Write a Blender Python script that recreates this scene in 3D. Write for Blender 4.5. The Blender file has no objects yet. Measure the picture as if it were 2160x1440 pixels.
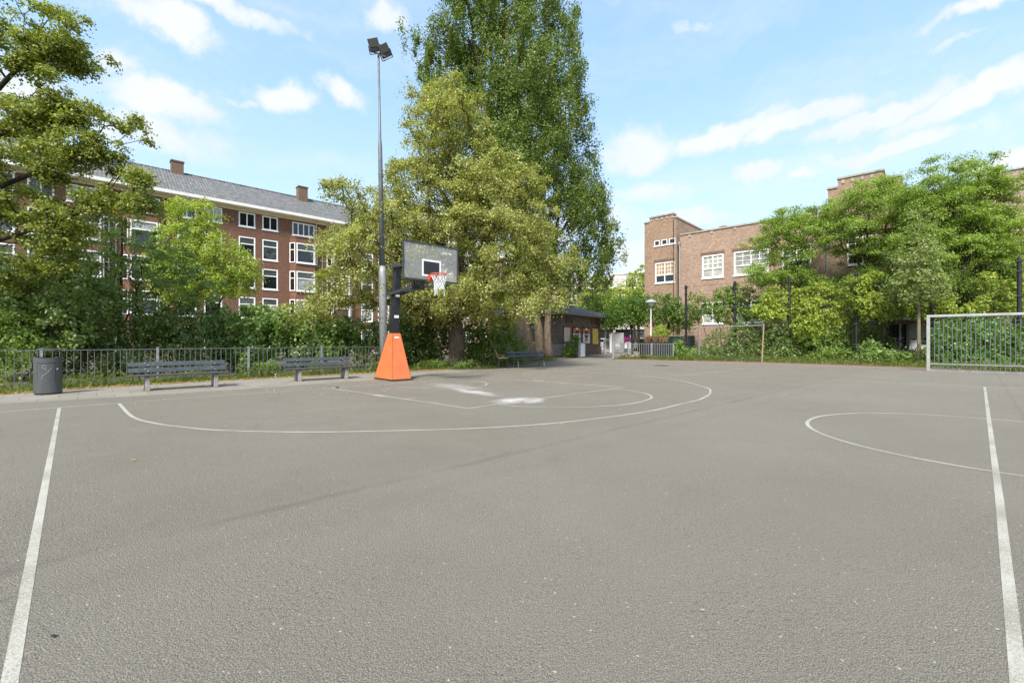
import bpy, math, random
import numpy as np
from mathutils import Vector, Matrix
R = math.radians
scene = bpy.context.scene
COL = scene.collection

# ------------------------------------------------------------------ camera
# survey of the place: camera 1.25 m above a flat court, level, looking along +Y
FPX, HOR, CX, CAMH = 940.0, 717.0, 1080.0, 1.25
cam_data = bpy.data.cameras.new("camera")
cam = bpy.data.objects.new("camera", cam_data)
COL.objects.link(cam)
cam.location = (0, 0, CAMH)
cam.rotation_euler = (R(90), 0, 0)
cam_data.sensor_width = 36
cam_data.lens = 36 * FPX / 2160
cam_data.shift_y = -3 / 2160
cam_data.clip_end = 3000
scene.camera = cam

# ------------------------------------------------------------------ light
SUN_AZ = (-0.28, -0.96)       # horizontal direction towards the sun
SUN_EL = 50
SUN_STRENGTH, SUN_ANGLE = 2.2, 10.0
SKY_STRENGTH = 0.15
EXPOSURE = 1.7
scene.view_settings.view_transform = 'Standard'
scene.view_settings.look = 'None'
scene.view_settings.exposure = EXPOSURE
scene.view_settings.gamma = 1
scene.view_settings.use_curve_mapping = False

sun_data = bpy.data.lights.new("sun", 'SUN')
sun_data.energy = SUN_STRENGTH
sun_data.angle = R(SUN_ANGLE)
sun_data.color = (1.0, 0.945, 0.86)
sun = bpy.data.objects.new("sun", sun_data)
COL.objects.link(sun)
sl = math.hypot(*SUN_AZ)
sdir = Vector((SUN_AZ[0] / sl * math.cos(R(SUN_EL)), SUN_AZ[1] / sl * math.cos(R(SUN_EL)), math.sin(R(SUN_EL))))
sun.rotation_euler = (-sdir).to_track_quat('-Z', 'Y').to_euler()
sun.location = (-20, -20, 40)

# ------------------------------------------------------------------ node helper
class NT:
    def __init__(self, tree):
        self.t = tree
        self.n = tree.nodes
        self.l = tree.links
    def add(self, typ, **kw):
        nd = self.n.new(typ)
        for k, v in kw.items():
            setattr(nd, k, v)
        return nd
    def put(self, sock, v):
        if isinstance(v, bpy.types.NodeSocket):
            self.l.new(v, sock)
        elif isinstance(v, (tuple, list)) and len(v) == 3 and sock.type == 'RGBA':
            sock.default_value = (*v, 1)
        else:
            sock.default_value = v
    def math(self, op, a, b=None, c=None, clamp=False):
        nd = self.add('ShaderNodeMath', operation=op)
        nd.use_clamp = clamp
        self.put(nd.inputs[0], a)
        if b is not None: self.put(nd.inputs[1], b)
        if c is not None: self.put(nd.inputs[2], c)
        return nd.outputs[0]
    def vec(self, op, a, b=None):
        nd = self.add('ShaderNodeVectorMath', operation=op)
        self.put(nd.inputs[0], a)
        if b is not None:
            if op == 'SCALE': self.put(nd.inputs[3], b)
            else: self.put(nd.inputs[1], b)
        return nd.outputs['Value'] if op in ('DOT_PRODUCT', 'LENGTH') else nd.outputs[0]
    def noise(self, vec, scale, detail=2, rough=0.5, dist=0.0, out='Fac', w=None):
        nd = self.add('ShaderNodeTexNoise')
        if vec is not None: self.put(nd.inputs['Vector'], vec)
        self.put(nd.inputs['Scale'], scale)
        nd.inputs['Detail'].default_value = detail
        nd.inputs['Roughness'].default_value = rough
        nd.inputs['Distortion'].default_value = dist
        return nd.outputs[out]
    def ramp(self, fac, stops, interp='LINEAR'):
        nd = self.add('ShaderNodeValToRGB')
        nd.color_ramp.interpolation = interp
        el = nd.color_ramp.elements
        while len(el) < len(stops): el.new(0.5)
        for e, (p, c) in zip(el, stops):
            e.position = p
            e.color = (*c, 1) if isinstance(c, (tuple, list)) else (c, c, c, 1)
        self.put(nd.inputs[0], fac)
        return nd.outputs[0]
    def mix(self, fac, a, b, blend='MIX'):
        nd = self.add('ShaderNodeMix', data_type='RGBA', blend_type=blend)
        self.put(nd.inputs[0], fac)
        self.put(nd.inputs[6], a)
        self.put(nd.inputs[7], b)
        return nd.outputs[2]
    def smooth(self, x, lo, hi):
        nd = self.add('ShaderNodeMapRange', interpolation_type='SMOOTHSTEP')
        self.put(nd.inputs[0], x)
        nd.inputs[1].default_value = lo
        nd.inputs[2].default_value = hi
        return nd.outputs[0]

# ------------------------------------------------------------------ sky with clouds
world = bpy.data.worlds.new("World")
scene.world = world
world.use_nodes = True
w = NT(world.node_tree)
w.n.clear()
sky = w.add('ShaderNodeTexSky')
sky.sky_type = 'NISHITA'
sky.sun_disc = False
sky.sun_elevation = R(SUN_EL)
sky.sun_rotation = math.atan2(SUN_AZ[0], SUN_AZ[1]) % (2 * math.pi)
sky.air_density = 1.0
sky.dust_density = 1.6
sky.ozone_density = 1.6
tc = w.add('ShaderNodeTexCoord')
d0 = tc.outputs['Generated']
warp = w.vec('SUBTRACT', w.noise(d0, 6.5, 6, 0.62, 0, 'Color'), (0.5, 0.5, 0.5))
d1 = w.vec('ADD', d0, w.vec('SCALE', warp, 0.11))
# bearing and elevation of every cloud bank over the place: (x, y) as seen, half sizes, tilt, density
CLOUDS = [(345, 60, 95, 34, -4, 1.0), (345, 215, 105, 36, 4, 1.0), (310, 280, 150, 40, 0, .7), (610, 207, 48, 26, 6, 1.0),
          (720, 203, 48, 20, -6, .75), (815, 36, 44, 36, 0, .9), (400, 0, 210, 22, 0, .8), (520, 216, 40, 10, 0, .5), (250, 140, 50, 26, 0, .7),
          (1335, 325, 66, 44, 0, 1.0), (1530, 283, 120, 24, 9, 1.0), (1690, 250, 120, 22, 6, 1.0), (1850, 238, 100, 20, 12, 1.0),
          (2040, 200, 120, 27, 10, 1.0), (1880, 306, 110, 19, 3, 1.0), (1600, 362, 52, 20, 0, .85), (1690, 370, 34, 14, 0, .8),
          (1365, 408, 100, 24, 0, .75), (1450, 462, 80, 22, 0, .8), (2130, 335, 90, 26, 0, .9), (2060, 12, 90, 16, 5, .7),
          (2010, 93, 60, 9, 6, .5), (1880, 130, 40, 10, 0, .4), (1470, 45, 50, 14, 12, .45), (640, 480, 150, 40, 0, .5), (1320, 540, 90, 40, 0, .6), (1080, 480, 400, 60, 0, .5),
          (-250, 120, 300, 80, 6, 1.0), (-500, 380, 350, 70, 0, 1.0), (2700, 150, 350, 90, -5, 1.0), (2900, 420, 400, 60, 0, 1.0), (600, -300, 300, 70, 0, .9), (1700, -350, 350, 70, 10, .9)]
cov = None
for (px, py, a, b, tilt, dens) in CLOUDS:
    c = Vector(((px - CX) / FPX, 1, (HOR - py) / FPX))
    L = c.length
    c.normalize()
    right = Vector((c.y, -c.x, 0)).normalized()
    up = right.cross(c)
    ct, st = math.cos(R(tilt)), math.sin(R(tilt))
    t1, t2 = right * ct + up * st, up * ct - right * st
    fa, fb = FPX * L / a, FPX * L / b
    x = w.vec('DOT_PRODUCT', d1, tuple(t1 * fa))
    y = w.vec('DOT_PRODUCT', d1, tuple(t2 * fb))
    r2 = w.math('ADD', w.math('MULTIPLY', x, x), w.math('MULTIPLY', y, y))
    front = w.math('GREATER_THAN', w.vec('DOT_PRODUCT', d1, tuple(c)), 0.0)
    m = w.math('MULTIPLY', w.math('MULTIPLY', w.math('POWER', 2.718, w.math('MULTIPLY', r2, -0.8)), dens), front)
    cov = m if cov is None else w.math('MAXIMUM', cov, m)
# scattered fair-weather cloud behind the viewer
back = w.math('MULTIPLY', w.smooth(w.noise(w.vec('MULTIPLY', d1, (1, 1, 2.2)), 2.6, 5, .55), .5, .68),
              w.smooth(w.vec('DOT_PRODUCT', d0, (0, -1, 0)), -.25, .15))
cov = w.math('MAXIMUM', cov, w.math('MULTIPLY', back, .9))
fluff = w.noise(d0, 17, 7, 0.6)
body = w.math('ADD', cov, w.math('MULTIPLY', w.math('SUBTRACT', fluff, 0.5), 0.95))
mask = w.math('MULTIPLY', w.smooth(body, 0.12, 0.74), 0.94)
wisp = w.math('MULTIPLY', w.smooth(w.noise(w.vec('MULTIPLY', d1, (1, 1, 3.5)), 3.2, 6, .6), .40, .8), .42)
mask = w.math('MAXIMUM', mask, wisp)
elev = w.vec('DOT_PRODUCT', d0, (0, 0, 1))
SKY_GAIN, CLOUD_V = 1.0, 2.08
skyc = w.mix(1.0, sky.outputs[0], (0.76, 0.89, 0.95), 'MULTIPLY')
skyc = w.mix(w.smooth(elev, 0.62, -0.05), w.mix(0.55, skyc, (1.0, 1.51, 2.16)), w.mix(0.8, skyc, (1.64, 1.91, 2.18)))
shade = w.noise(w.vec('ADD', d1, (0, 0, 0.02)), 9, 4, .5)
cl = w.mix(w.smooth(shade, .3, .7), (CLOUD_V * .90, CLOUD_V * .96, CLOUD_V * 1.02), (CLOUD_V, CLOUD_V * 1.02, CLOUD_V * 1.03))
full = w.mix(mask, skyc, cl)
bg = w.add('ShaderNodeBackground')
w.put(bg.inputs[0], full)
bg.inputs[1].default_value = SKY_STRENGTH
wo = w.add('ShaderNodeOutputWorld')
w.l.new(bg.outputs[0], wo.inputs[0])

# ------------------------------------------------------------------ places
def G(x, y):
    Y = FPX * CAMH / (y - HOR)
    return Vector(((x - CX) * Y / FPX, Y, 0))
def P(x, y, Y):
    return Vector(((x - CX) * Y / FPX, Y, CAMH + (HOR - y) * Y / FPX))
ANG = R(43)
U = Vector((math.cos(ANG), math.sin(ANG), 0))       # along the baseline, away to the right
V = Vector((math.sin(ANG), -math.cos(ANG), 0))      # from the baseline into the court

# ------------------------------------------------------------------ materials
MATS = {}
def new_mat(name):
    m = bpy.data.materials.new(name)
    m.use_nodes = True
    t = NT(m.node_tree)
    p = next(n for n in t.n if n.type == 'BSDF_PRINCIPLED')
    MATS[name] = m
    return m, t, p
def simple(name, col, rough=0.6, metal=0.0, var=0.15, scale=6.0, bump=0.0, spec=0.5, grime=0.0, gcol=(.08, .07, .05)):
    m, t, p = new_mat(name)
    co = t.add('ShaderNodeTexCoord').outputs['Object']
    n = t.noise(co, scale, 5, .6)
    lo = tuple(c * (1 - var) for c in col)
    hi = tuple(min(1, c * (1 + var)) for c in col)
    c = t.ramp(n, [(.3, lo), (.7, hi)])
    if grime:
        g = t.smooth(t.noise(t.vec('MULTIPLY', co, (1, 1, .35)), scale * .9, 6, .65), .52, .75)
        c = t.mix(t.math('MULTIPLY', g, grime), c, gcol)
    t.put(p.inputs['Base Color'], c)
    t.put(p.inputs['Roughness'], t.math('ADD', t.math('MULTIPLY', n, .25), rough - .12))
    p.inputs['Metallic'].default_value = metal
    p.inputs['Specular IOR Level'].default_value = spec
    if bump:
        b = t.add('ShaderNodeBump')
        b.inputs['Strength'].default_value = bump
        b.inputs['Distance'].default_value = .01
        t.put(b.inputs['Height'], t.noise(co, scale * 5, 4, .6))
        t.put(p.inputs['Normal'], b.outputs[0])
    return m
def brick_mat(name, c1, c2, mortar, tint=(.5, .5, .5), bw=.22, bh=.065, stain=.25, big=.25):
    m, t, p = new_mat(name)
    co = t.add('ShaderNodeTexCoord').outputs['Object']
    s = t.add('ShaderNodeSeparateXYZ')
    t.put(s.inputs[0], co)
    cx = t.add('ShaderNodeCombineXYZ')
    t.put(cx.inputs[0], t.math('ADD', s.outputs[0], s.outputs[1]))
    t.put(cx.inputs[1], s.outputs[2])
    b = t.add('ShaderNodeTexBrick')
    t.put(b.inputs['Vector'], cx.outputs[0])
    b.inputs['Scale'].default_value = 1
    b.inputs['Brick Width'].default_value = bw
    b.inputs['Row Height'].default_value = bh
    b.inputs['Mortar Size'].default_value = .009
    b.inputs['Mortar Smooth'].default_value = .3
    b.inputs['Bias'].default_value = .0
    t.put(b.inputs['Color1'], c1)
    t.put(b.inputs['Color2'], c2)
    t.put(b.inputs['Mortar'], mortar)
    n = t.noise(co, .55, 6, .6)
    c = t.mix(t.math('MULTIPLY', t.smooth(n, .35, .75), big), b.outputs[0], tuple(x * .55 for x in c1))
    n3 = t.noise(cx.outputs[0], 4.5, 3, .7)
    c = t.mix(t.math('MULTIPLY', t.smooth(n3, .5, .72), .45), c, tuple(min(1, x * 1.55) for x in c2))
    n2 = t.noise(t.vec('MULTIPLY', co, (2.5, 2.5, .25)), 1.0, 5, .6)
    c = t.mix(t.math('MULTIPLY', t.smooth(n2, .55, .8), stain), c, tuple(x * .4 for x in c2))
    t.put(p.inputs['Base Color'], c)
    p.inputs['Roughness'].default_value = .85
    p.inputs['Specular IOR Level'].default_value = .25
    bp = t.add('ShaderNodeBump')
    bp.inputs['Strength'].default_value = .5
    bp.inputs['Distance'].default_value = .01
    t.put(bp.inputs['Height'], t.math('SUBTRACT', 1.0, b.outputs['Fac']))
    t.put(p.inputs['Normal'], bp.outputs[0])
    return m
def leaf_mat(name, dark, light, trans=None, gloss=.35, patch=.5, sat=None, third=None):
    m, t, p = new_mat(name)
    geo = t.add('ShaderNodeNewGeometry')
    co = t.add('ShaderNodeTexCoord').outputs['Object']
    rnd = geo.outputs['Random Per Island']
    n = t.noise(co, 1.1, 4, .6)
    f = t.math('ADD', t.math('MULTIPLY', rnd, 1 - patch), t.math('MULTIPLY', t.smooth(n, .3, .7), patch))
    c = t.mix(f, dark, light)
    if third:
        c = t.mix(t.smooth(t.math('FRACT', t.math('MULTIPLY', rnd, 37.3)), third[1], 1.0), c, third[0])  # third tone on random leaves; pale ones paint highlights into tree and hedge foliage
    t.put(p.inputs['Base Color'], c)
    p.inputs['Roughness'].default_value = .48
    p.inputs['Specular IOR Level'].default_value = gloss
    tr = t.add('ShaderNodeBsdfTranslucent')
    t.put(tr.inputs[0], t.mix(1.0, c, trans or (1.25, 1.3, .55), 'MULTIPLY'))
    mx = t.add('ShaderNodeMixShader')
    mx.inputs[0].default_value = .45
    t.l.new(p.outputs[0], mx.inputs[1])
    t.l.new(tr.outputs[0], mx.inputs[2])
    out = next(n_ for n_ in t.n if n_.type == 'OUTPUT_MATERIAL')
    t.l.new(mx.outputs[0], out.inputs[0])
    return m
def glass_pane(name, col, rough=.06, var=.4, scale=.9):
    m = simple(name, col, rough + .1, 0, var, scale, spec=.6)
    return m

# ------------------------------------------------------------------ mesh builder
class MB:
    def __init__(self):
        self.v, self.f, self.m = [], [], []
        self.mi = 0
    def face(self, *pts):
        i = len(self.v)
        self.v.extend([tuple(p) for p in pts])
        self.f.append(tuple(range(i, i + len(pts))))
        self.m.append(self.mi)
    def box(self, c, s, rot=None):
        hx, hy, hz = s[0] / 2, s[1] / 2, s[2] / 2
        i = len(self.v)
        for dx, dy, dz in ((-1, -1, -1), (1, -1, -1), (1, 1, -1), (-1, 1, -1), (-1, -1, 1), (1, -1, 1), (1, 1, 1), (-1, 1, 1)):
            q = Vector((dx * hx, dy * hy, dz * hz))
            if rot is not None: q = rot @ q
            self.v.append((c[0] + q.x, c[1] + q.y, c[2] + q.z))
        for q in ((0, 3, 2, 1), (4, 5, 6, 7), (0, 1, 5, 4), (1, 2, 6, 5), (2, 3, 7, 6), (3, 0, 4, 7)):
            self.f.append(tuple(i + k for k in q))
            self.m.append(self.mi)
        return self
    def box2(self, a, b):
        return self.box([(a[k] + b[k]) / 2 for k in range(3)], [abs(b[k] - a[k]) for k in range(3)])
    def beam(self, p, q, wd, ht, up=(0, 0, 1)):
        p, q = Vector(p), Vector(q)
        d = (q - p)
        L = d.length
        d.normalize()
        s = d.cross(Vector(up))
        if s.length < 1e-5: s = d.cross(Vector((1, 0, 0)))
        s.normalize()
        u = s.cross(d)
        rot = Matrix((d, s, u)).transposed()
        return self.box((p + q) / 2, (L, wd, ht), rot)
    def tube(self, pts, radii, n=8, cap=True, closed=False):
        pts = [Vector(p) for p in pts]
        if not hasattr(radii, '__len__'): radii = [radii] * len(pts)
        base = len(self.v)
        prev = None
        N = len(pts)
        for k, p in enumerate(pts):
            if closed: d = pts[(k + 1) % N] - pts[k - 1]
            else: d = pts[min(k + 1, N - 1)] - pts[max(k - 1, 0)]
            if d.length < 1e-9: d = Vector((0, 0, 1))
            d.normalize()
            if prev is None:
                a = d.orthogonal().normalized()
            else:
                a = prev - d * prev.dot(d)
                if a.length < 1e-6: a = d.orthogonal()
                a.normalize()
            prev = a
            b = d.cross(a)
            for j in range(n):
                t = 2 * math.pi * j / n
                q = p + (a * math.cos(t) + b * math.sin(t)) * radii[k]
                self.v.append(tuple(q))
        for k in range(N if closed else N - 1):
            k2 = (k + 1) % N
            for j in range(n):
                j2 = (j + 1) % n
                self.f.append((base + k * n + j, base + k * n + j2, base + k2 * n + j2, base + k2 * n + j))
                self.m.append(self.mi)
        if cap and not closed:
            self.f.append(tuple(base + j for j in reversed(range(n))))
            self.f.append(tuple(base + (N - 1) * n + j for j in range(n)))
            self.m += [self.mi, self.mi]
        return self
    def lathe(self, prof, c=(0, 0, 0), n=20, sx=1, sy=1):
        base = len(self.v)
        for r, z in prof:
            for j in range(n):
                t = 2 * math.pi * j / n
                self.v.append((c[0] + r * sx * math.cos(t), c[1] + r * sy * math.sin(t), c[2] + z))
        for k in range(len(prof) - 1):
            for j in range(n):
                j2 = (j + 1) % n
                self.f.append((base + k * n + j, base + k * n + j2, base + (k + 1) * n + j2, base + (k + 1) * n + j))
                self.m.append(self.mi)
        self.f.append(tuple(base + j for j in reversed(range(n))))
        self.f.append(tuple(base + (len(prof) - 1) * n + j for j in range(n)))
        self.m += [self.mi, self.mi]
        return self
    def prism(self, poly, z0, z1):
        n = len(poly)
        i = len(self.v)
        self.v += [(p[0], p[1], z0) for p in poly] + [(p[0], p[1], z1) for p in poly]
        for j in range(n):
            j2 = (j + 1) % n
            self.f.append((i + j, i + j2, i + n + j2, i + n + j))
            self.m.append(self.mi)
        self.f.append(tuple(i + j for j in reversed(range(n))))
        self.f.append(tuple(i + n + j for j in range(n)))
        self.m += [self.mi, self.mi]
        return self
    def mesh(self, name, mats, smooth=False):
        me = bpy.data.meshes.new(name)
        me.from_pydata(self.v, [], self.f)
        for m in (mats if isinstance(mats, (list, tuple)) else [mats]):
            me.materials.append(m)
        if isinstance(mats, (list, tuple)) and len(mats) > 1:
            me.polygons.foreach_set('material_index', self.m)
        if smooth:
            me.polygons.foreach_set('use_smooth', [True] * len(me.polygons))
        me.update()
        return me
    def build(self, name, mats, parent=None, smooth=False, loc=(0, 0, 0), rotz=0, bevel=0):
        return link(name, self.mesh(name, mats, smooth), parent, loc, rotz, bevel)
def link(name, me, parent=None, loc=(0, 0, 0), rotz=0, bevel=0):
    o = bpy.data.objects.new(name, me)
    COL.objects.link(o)
    o.location = loc
    o.rotation_euler = (0, 0, rotz)
    if parent is not None: o.parent = parent
    if bevel:
        b = o.modifiers.new("bevel", 'BEVEL')
        b.width = bevel
        b.segments = 2
        b.limit_method = 'ANGLE'
        b.angle_limit = R(40)
    return o
def tag(o, label=None, cat=None, group=None, kind=None):
    if label: o["label"] = label
    if cat: o["category"] = cat
    if group: o["group"] = group
    if kind: o["kind"] = kind
    return o
def thing(name, label, cat, loc=(0, 0, 0), rotz=0, group=None):
    o = bpy.data.objects.new(name, None)
    COL.objects.link(o)
    o.empty_display_size = .3
    o.location = loc
    o.rotation_euler = (0, 0, rotz)
    return tag(o, label, cat, group)
def children_of(o):
    return [c for c in COL.objects if c.parent == o]
def copy_tree(o, parent=None):
    c = o.copy()
    COL.objects.link(c)
    if parent is not None: c.parent = parent
    for ch in children_of(o):
        copy_tree(ch, c)
    return c

# numpy mesh for foliage --------------------------------------------------
def quads_mesh(name, verts, mat):
    """verts (N,4,3) -> one mesh of N separate quads"""
    N = len(verts)
    me = bpy.data.meshes.new(name)
    me.vertices.add(N * 4)
    me.vertices.foreach_set('co', np.ascontiguousarray(verts, dtype=np.float32).ravel())
    me.loops.add(N * 4)
    me.loops.foreach_set('vertex_index', np.arange(N * 4, dtype=np.int32))
    me.polygons.add(N)
    me.polygons.foreach_set('loop_start', np.arange(0, N * 4, 4, dtype=np.int32))
    me.polygons.foreach_set('loop_total', np.full(N, 4, dtype=np.int32))
    me.materials.append(mat)
    me.update(calc_edges=True)
    me.validate()
    return me
def norm(a):
    return a / np.maximum(np.linalg.norm(a, axis=-1, keepdims=True), 1e-9)
def leaf_quads(rng, pos, nrm, length, width, droop=0.0, jitter=.7, fold=.18):
    N = len(pos)
    n = norm(nrm + rng.normal(0, jitter, (N, 3)))
    r = rng.normal(0, 1, (N, 3))
    r[:, 2] -= droop
    a = norm(r - n * np.sum(r * n, axis=1, keepdims=True))
    b = np.cross(n, a)
    s = rng.uniform(.65, 1.3, (N, 1))
    L, W = length * s, width * s * rng.uniform(.8, 1.2, (N, 1))
    mid = pos - a * L * .05
    v = np.stack([pos - a * L * .5, mid + b * W * .5 + n * L * fold * .5, pos + a * L * .5, mid - b * W * .5 + n * L * fold * .5], axis=1)
    return v
# ================================================================== SETTING
def flat_poly(name, pts, z, mat, kind='structure'):
    mb = MB()
    mb.face(*[(p[0], p[1], z) for p in pts])
    o = mb.build(name, mat)
    o["kind"] = kind
    return o
# --- asphalt
m, t, p = new_mat("asphalt")
co = t.add('ShaderNodeTexCoord').outputs['Object']
vor = t.add('ShaderNodeTexVoronoi')
vor.inputs['Scale'].default_value = 120
t.put(vor.inputs['Vector'], co)
grain = t.noise(co, 190, 4, .75)
mid = t.noise(co, 14, 5, .7)
big = t.noise(co, .45, 5, .62)
base = t.ramp(big, [(.3, (.222, .199, .156)), (.7, (.276, .250, .200))])
sx = t.add('ShaderNodeSeparateColor')
t.put(sx.inputs[0], vor.outputs['Color'])
base = t.mix(t.math('MULTIPLY', t.smooth(sx.outputs[0], .0, 1.0), .55), base, t.mix(1.0, base, (1.5, 1.47, 1.42), 'MULTIPLY'))
base = t.mix(t.math('MULTIPLY', t.smooth(t.noise(co, 75, 3, .7), .54, .64), .75), base, (.42, .38, .30))
base = t.mix(t.math('MULTIPLY', t.smooth(grain, .60, .40), .95), base, (.055, .048, .037))
base = t.mix(t.math('MULTIPLY', t.math('MULTIPLY', t.smooth(t.noise(co, 46, 5, .8), .47, .35), t.math('ADD', .35, t.math('MULTIPLY', t.smooth(t.noise(co, 1.1, 4, .6), .42, .62), .65))), .95), base, (.035, .030, .024))
base = t.mix(t.math('MULTIPLY', t.smooth(mid, .55, .8), .35), base, (.13, .112, .09))
base = t.mix(t.smooth(t.math('MULTIPLY', sx.outputs[1], t.smooth(sx.outputs[2], .6, 1.0)), .94, .97), base, (.46, .42, .35))
base = t.mix(t.math('MULTIPLY', t.smooth(t.noise(co, 2.3, 5, .7), .55, .75), .22), base, (.25, .225, .185))
base = t.mix(t.math('MULTIPLY', t.smooth(t.noise(t.vec('MULTIPLY', co, (1, 1, 1)), .9, 6, .75, .6), .54, .72), .30), base, (.12, .103, .08))
fine = t.smooth(t.math('ABSOLUTE', t.math('SUBTRACT', t.noise(co, .55, 5, .6, .3), .5)), .004, .0)
base = t.mix(t.math('MULTIPLY', t.math('MULTIPLY', fine, t.smooth(t.noise(co, .35, 2), .5, .6)), .5), base, (.09, .078, .06))
# working seam of the paver, running parallel to the baseline, and two crossing ones
def seam(pt, dr, width, wob=.05):
    nrm = Vector((-dr.y, dr.x, 0)).normalized()
    dd = t.vec('DOT_PRODUCT', t.vec('SUBTRACT', co, tuple(pt)), tuple(nrm))
    dd = t.math('ADD', dd, t.math('MULTIPLY', t.math('SUBTRACT', t.noise(co, 1.5, 4, .6), .5), wob * 2))
    dd = t.math('ADD', dd, t.math('MULTIPLY', t.math('SUBTRACT', t.noise(co, 16, 3, .6), .5), wob * .9))
    return t.smooth(t.math('ABSOLUTE', dd), width, 0), dd
s1, dd1 = seam(G(1600, 835), G(1600, 835) - G(1000, 975), .09)
s2, dd2 = seam(G(1000, 1010), G(1600, 835) - G(1000, 975), .22)
s3, _ = seam(G(2110, 800), G(2140, 840) - G(2110, 795), .05)
base = t.mix(t.math('MULTIPLY', s1, t.math('ADD', .12, t.math('MULTIPLY', t.smooth(t.noise(co, .8, 3), .35, .7), .4))), base, (.085, .073, .055))
base = t.mix(t.math('MULTIPLY', s2, .12), base, (.105, .092, .07))
base = t.mix(t.math('MULTIPLY', s3, .5), base, (.12, .11, .09))
base = t.mix(t.math('MULTIPLY', t.smooth(dd1, .3, -.1), .12), base, (.25, .228, .19))
# spilled white paint powder under the basket
def spill(pt, a, b, ang, k):
    e = t.add('ShaderNodeMapping')
    e.vector_type = 'TEXTURE'
    t.put(e.inputs[0], t.vec('ADD', co, t.vec('SCALE', t.vec('SUBTRACT', t.noise(co, 2.2, 5, .65, 0, 'Color'), (.5, .5, .5)), .55)))
    e.inputs['Location'].default_value = (pt.x, pt.y, 0)
    e.inputs['Rotation'].default_value = (0, 0, ang)
    e.inputs['Scale'].default_value = (a, b, 1)
    r = t.vec('LENGTH', t.vec('MULTIPLY', e.outputs[0], (1, 1, 0)))
    return t.math('MULTIPLY', t.smooth(r, 1.25, .1), k)
def dang(p, q):
    return math.atan2(q.y - p.y, q.x - p.x)
a0, a1 = G(950, 818), G(1045, 834)
sp = spill((a0 + a1) / 2, (a1 - a0).length * .62, .26, dang(a0, a1), .72)
b0, b1 = G(1050, 849), G(1110, 837)
sp = t.math('MAXIMUM', sp, spill(G(1082, 844), .62, .34, dang(b0, b1), .95))
sp = t.math('MAXIMUM', sp, spill(G(1125, 844), .55, .22, dang(b0, b1) + .4, .7))
sp = t.math('MAXIMUM', sp, spill(G(960, 815), 1.3, .5, dang(a0, a1), .35))
sp = t.math('MULTIPLY', sp, t.smooth(t.noise(co, 4, 9, .75), .26, .56))
sp = t.math('MULTIPLY', sp, t.math('ADD', .55, t.math('MULTIPLY', t.smooth(t.noise(co, 60, 3, .7), .35, .65), .45)))
base = t.mix(sp, base, (.62, .61, .58))
t.put(p.inputs['Base Color'], base)
p.inputs['Roughness'].default_value = .82
p.inputs['Specular IOR Level'].default_value = .3
bp = t.add('ShaderNodeBump')
bp.inputs['Strength'].default_value = .85
bp.inputs['Distance'].default_value = .008
t.put(bp.inputs['Height'], t.math('ADD', t.math('ADD', t.math('MULTIPLY', vor.outputs['Distance'], -.8), grain), t.math('ADD', t.math('MULTIPLY', mid, .6), t.math('MULTIPLY', t.noise(co, 60, 4, .75), 1.6))))
t.put(p.inputs['Normal'], bp.outputs[0])

# --- soil / lawn under the planting
m, t, p = new_mat("soil")
co = t.add('ShaderNodeTexCoord').outputs['Object']
t.put(p.inputs['Base Color'], t.mix(t.smooth(t.noise(co, .6, 6, .65), .4, .65), t.ramp(t.noise(co, 9, 5, .7), [(.3, (.05, .036, .022)), (.7, (.11, .085, .05))]),
      t.ramp(t.noise(co, 12, 5, .7), [(.3, (.03, .045, .012)), (.7, (.085, .10, .03))])))
p.inputs['Roughness'].default_value = .95
# --- paving
def paving(name, c1, c2, mortar, bw, bh, ang=0, msize=.006, off=.5):
    m, t, p = new_mat(name)
    co = t.add('ShaderNodeTexCoord').outputs['Object']
    mp = t.add('ShaderNodeMapping')
    t.put(mp.inputs[0], co)
    mp.inputs['Rotation'].default_value = (0, 0, ang)
    b = t.add('ShaderNodeTexBrick')
    b.offset = off
    t.put(b.inputs['Vector'], mp.outputs[0])
    b.inputs['Scale'].default_value = 1
    b.inputs['Brick Width'].default_value = bw
    b.inputs['Row Height'].default_value = bh
    b.inputs['Mortar Size'].default_value = msize
    t.put(b.inputs['Color1'], c1)
    t.put(b.inputs['Color2'], c2)
    t.put(b.inputs['Mortar'], mortar)
    c = t.mix(t.math('MULTIPLY', t.smooth(t.noise(co, 1.3, 6, .7), .42, .7), .4), b.outputs[0], tuple(x * .6 for x in c1))
    c = t.mix(t.math('MULTIPLY', t.smooth(t.noise(co, 60, 4, .7), .55, .7), .3), c, tuple(x * 1.5 for x in c2))
    t.put(p.inputs['Base Color'], c)
    p.inputs['Roughness'].default_value = .88
    bp = t.add('ShaderNodeBump')
    bp.inputs['Strength'].default_value = .4
    bp.inputs['Distance'].default_value = .01
    t.put(bp.inputs['Height'], t.math('SUBTRACT', t.noise(co, 50, 4, .7), b.outputs['Fac']))
    t.put(p.inputs['Normal'], bp.outputs[0])
    return m
paving("pavement_tiles", (.20, .176, .14), (.232, .206, .166), (.09, .077, .058), .6, .6, -ANG)
paving("clinker_paving", (.20, .13, .105), (.24, .165, .13), (.09, .07, .055), .20, .10, -ANG)
paving("plaza_paving", (.42, .33, .27), (.46, .37, .30), (.22, .18, .15), .3, .15, -.2)

flat_poly("ground", [(-900, -300), (900, -300), (900, 1500), (-900, 1500)], -.012, MATS["soil"])
edgeL = [G(-900, 900), G(0, 851), G(300, 834), G(500, 821), G(790, 804)]
edgeL[0] = G(0, 851) - U * 14
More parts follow.
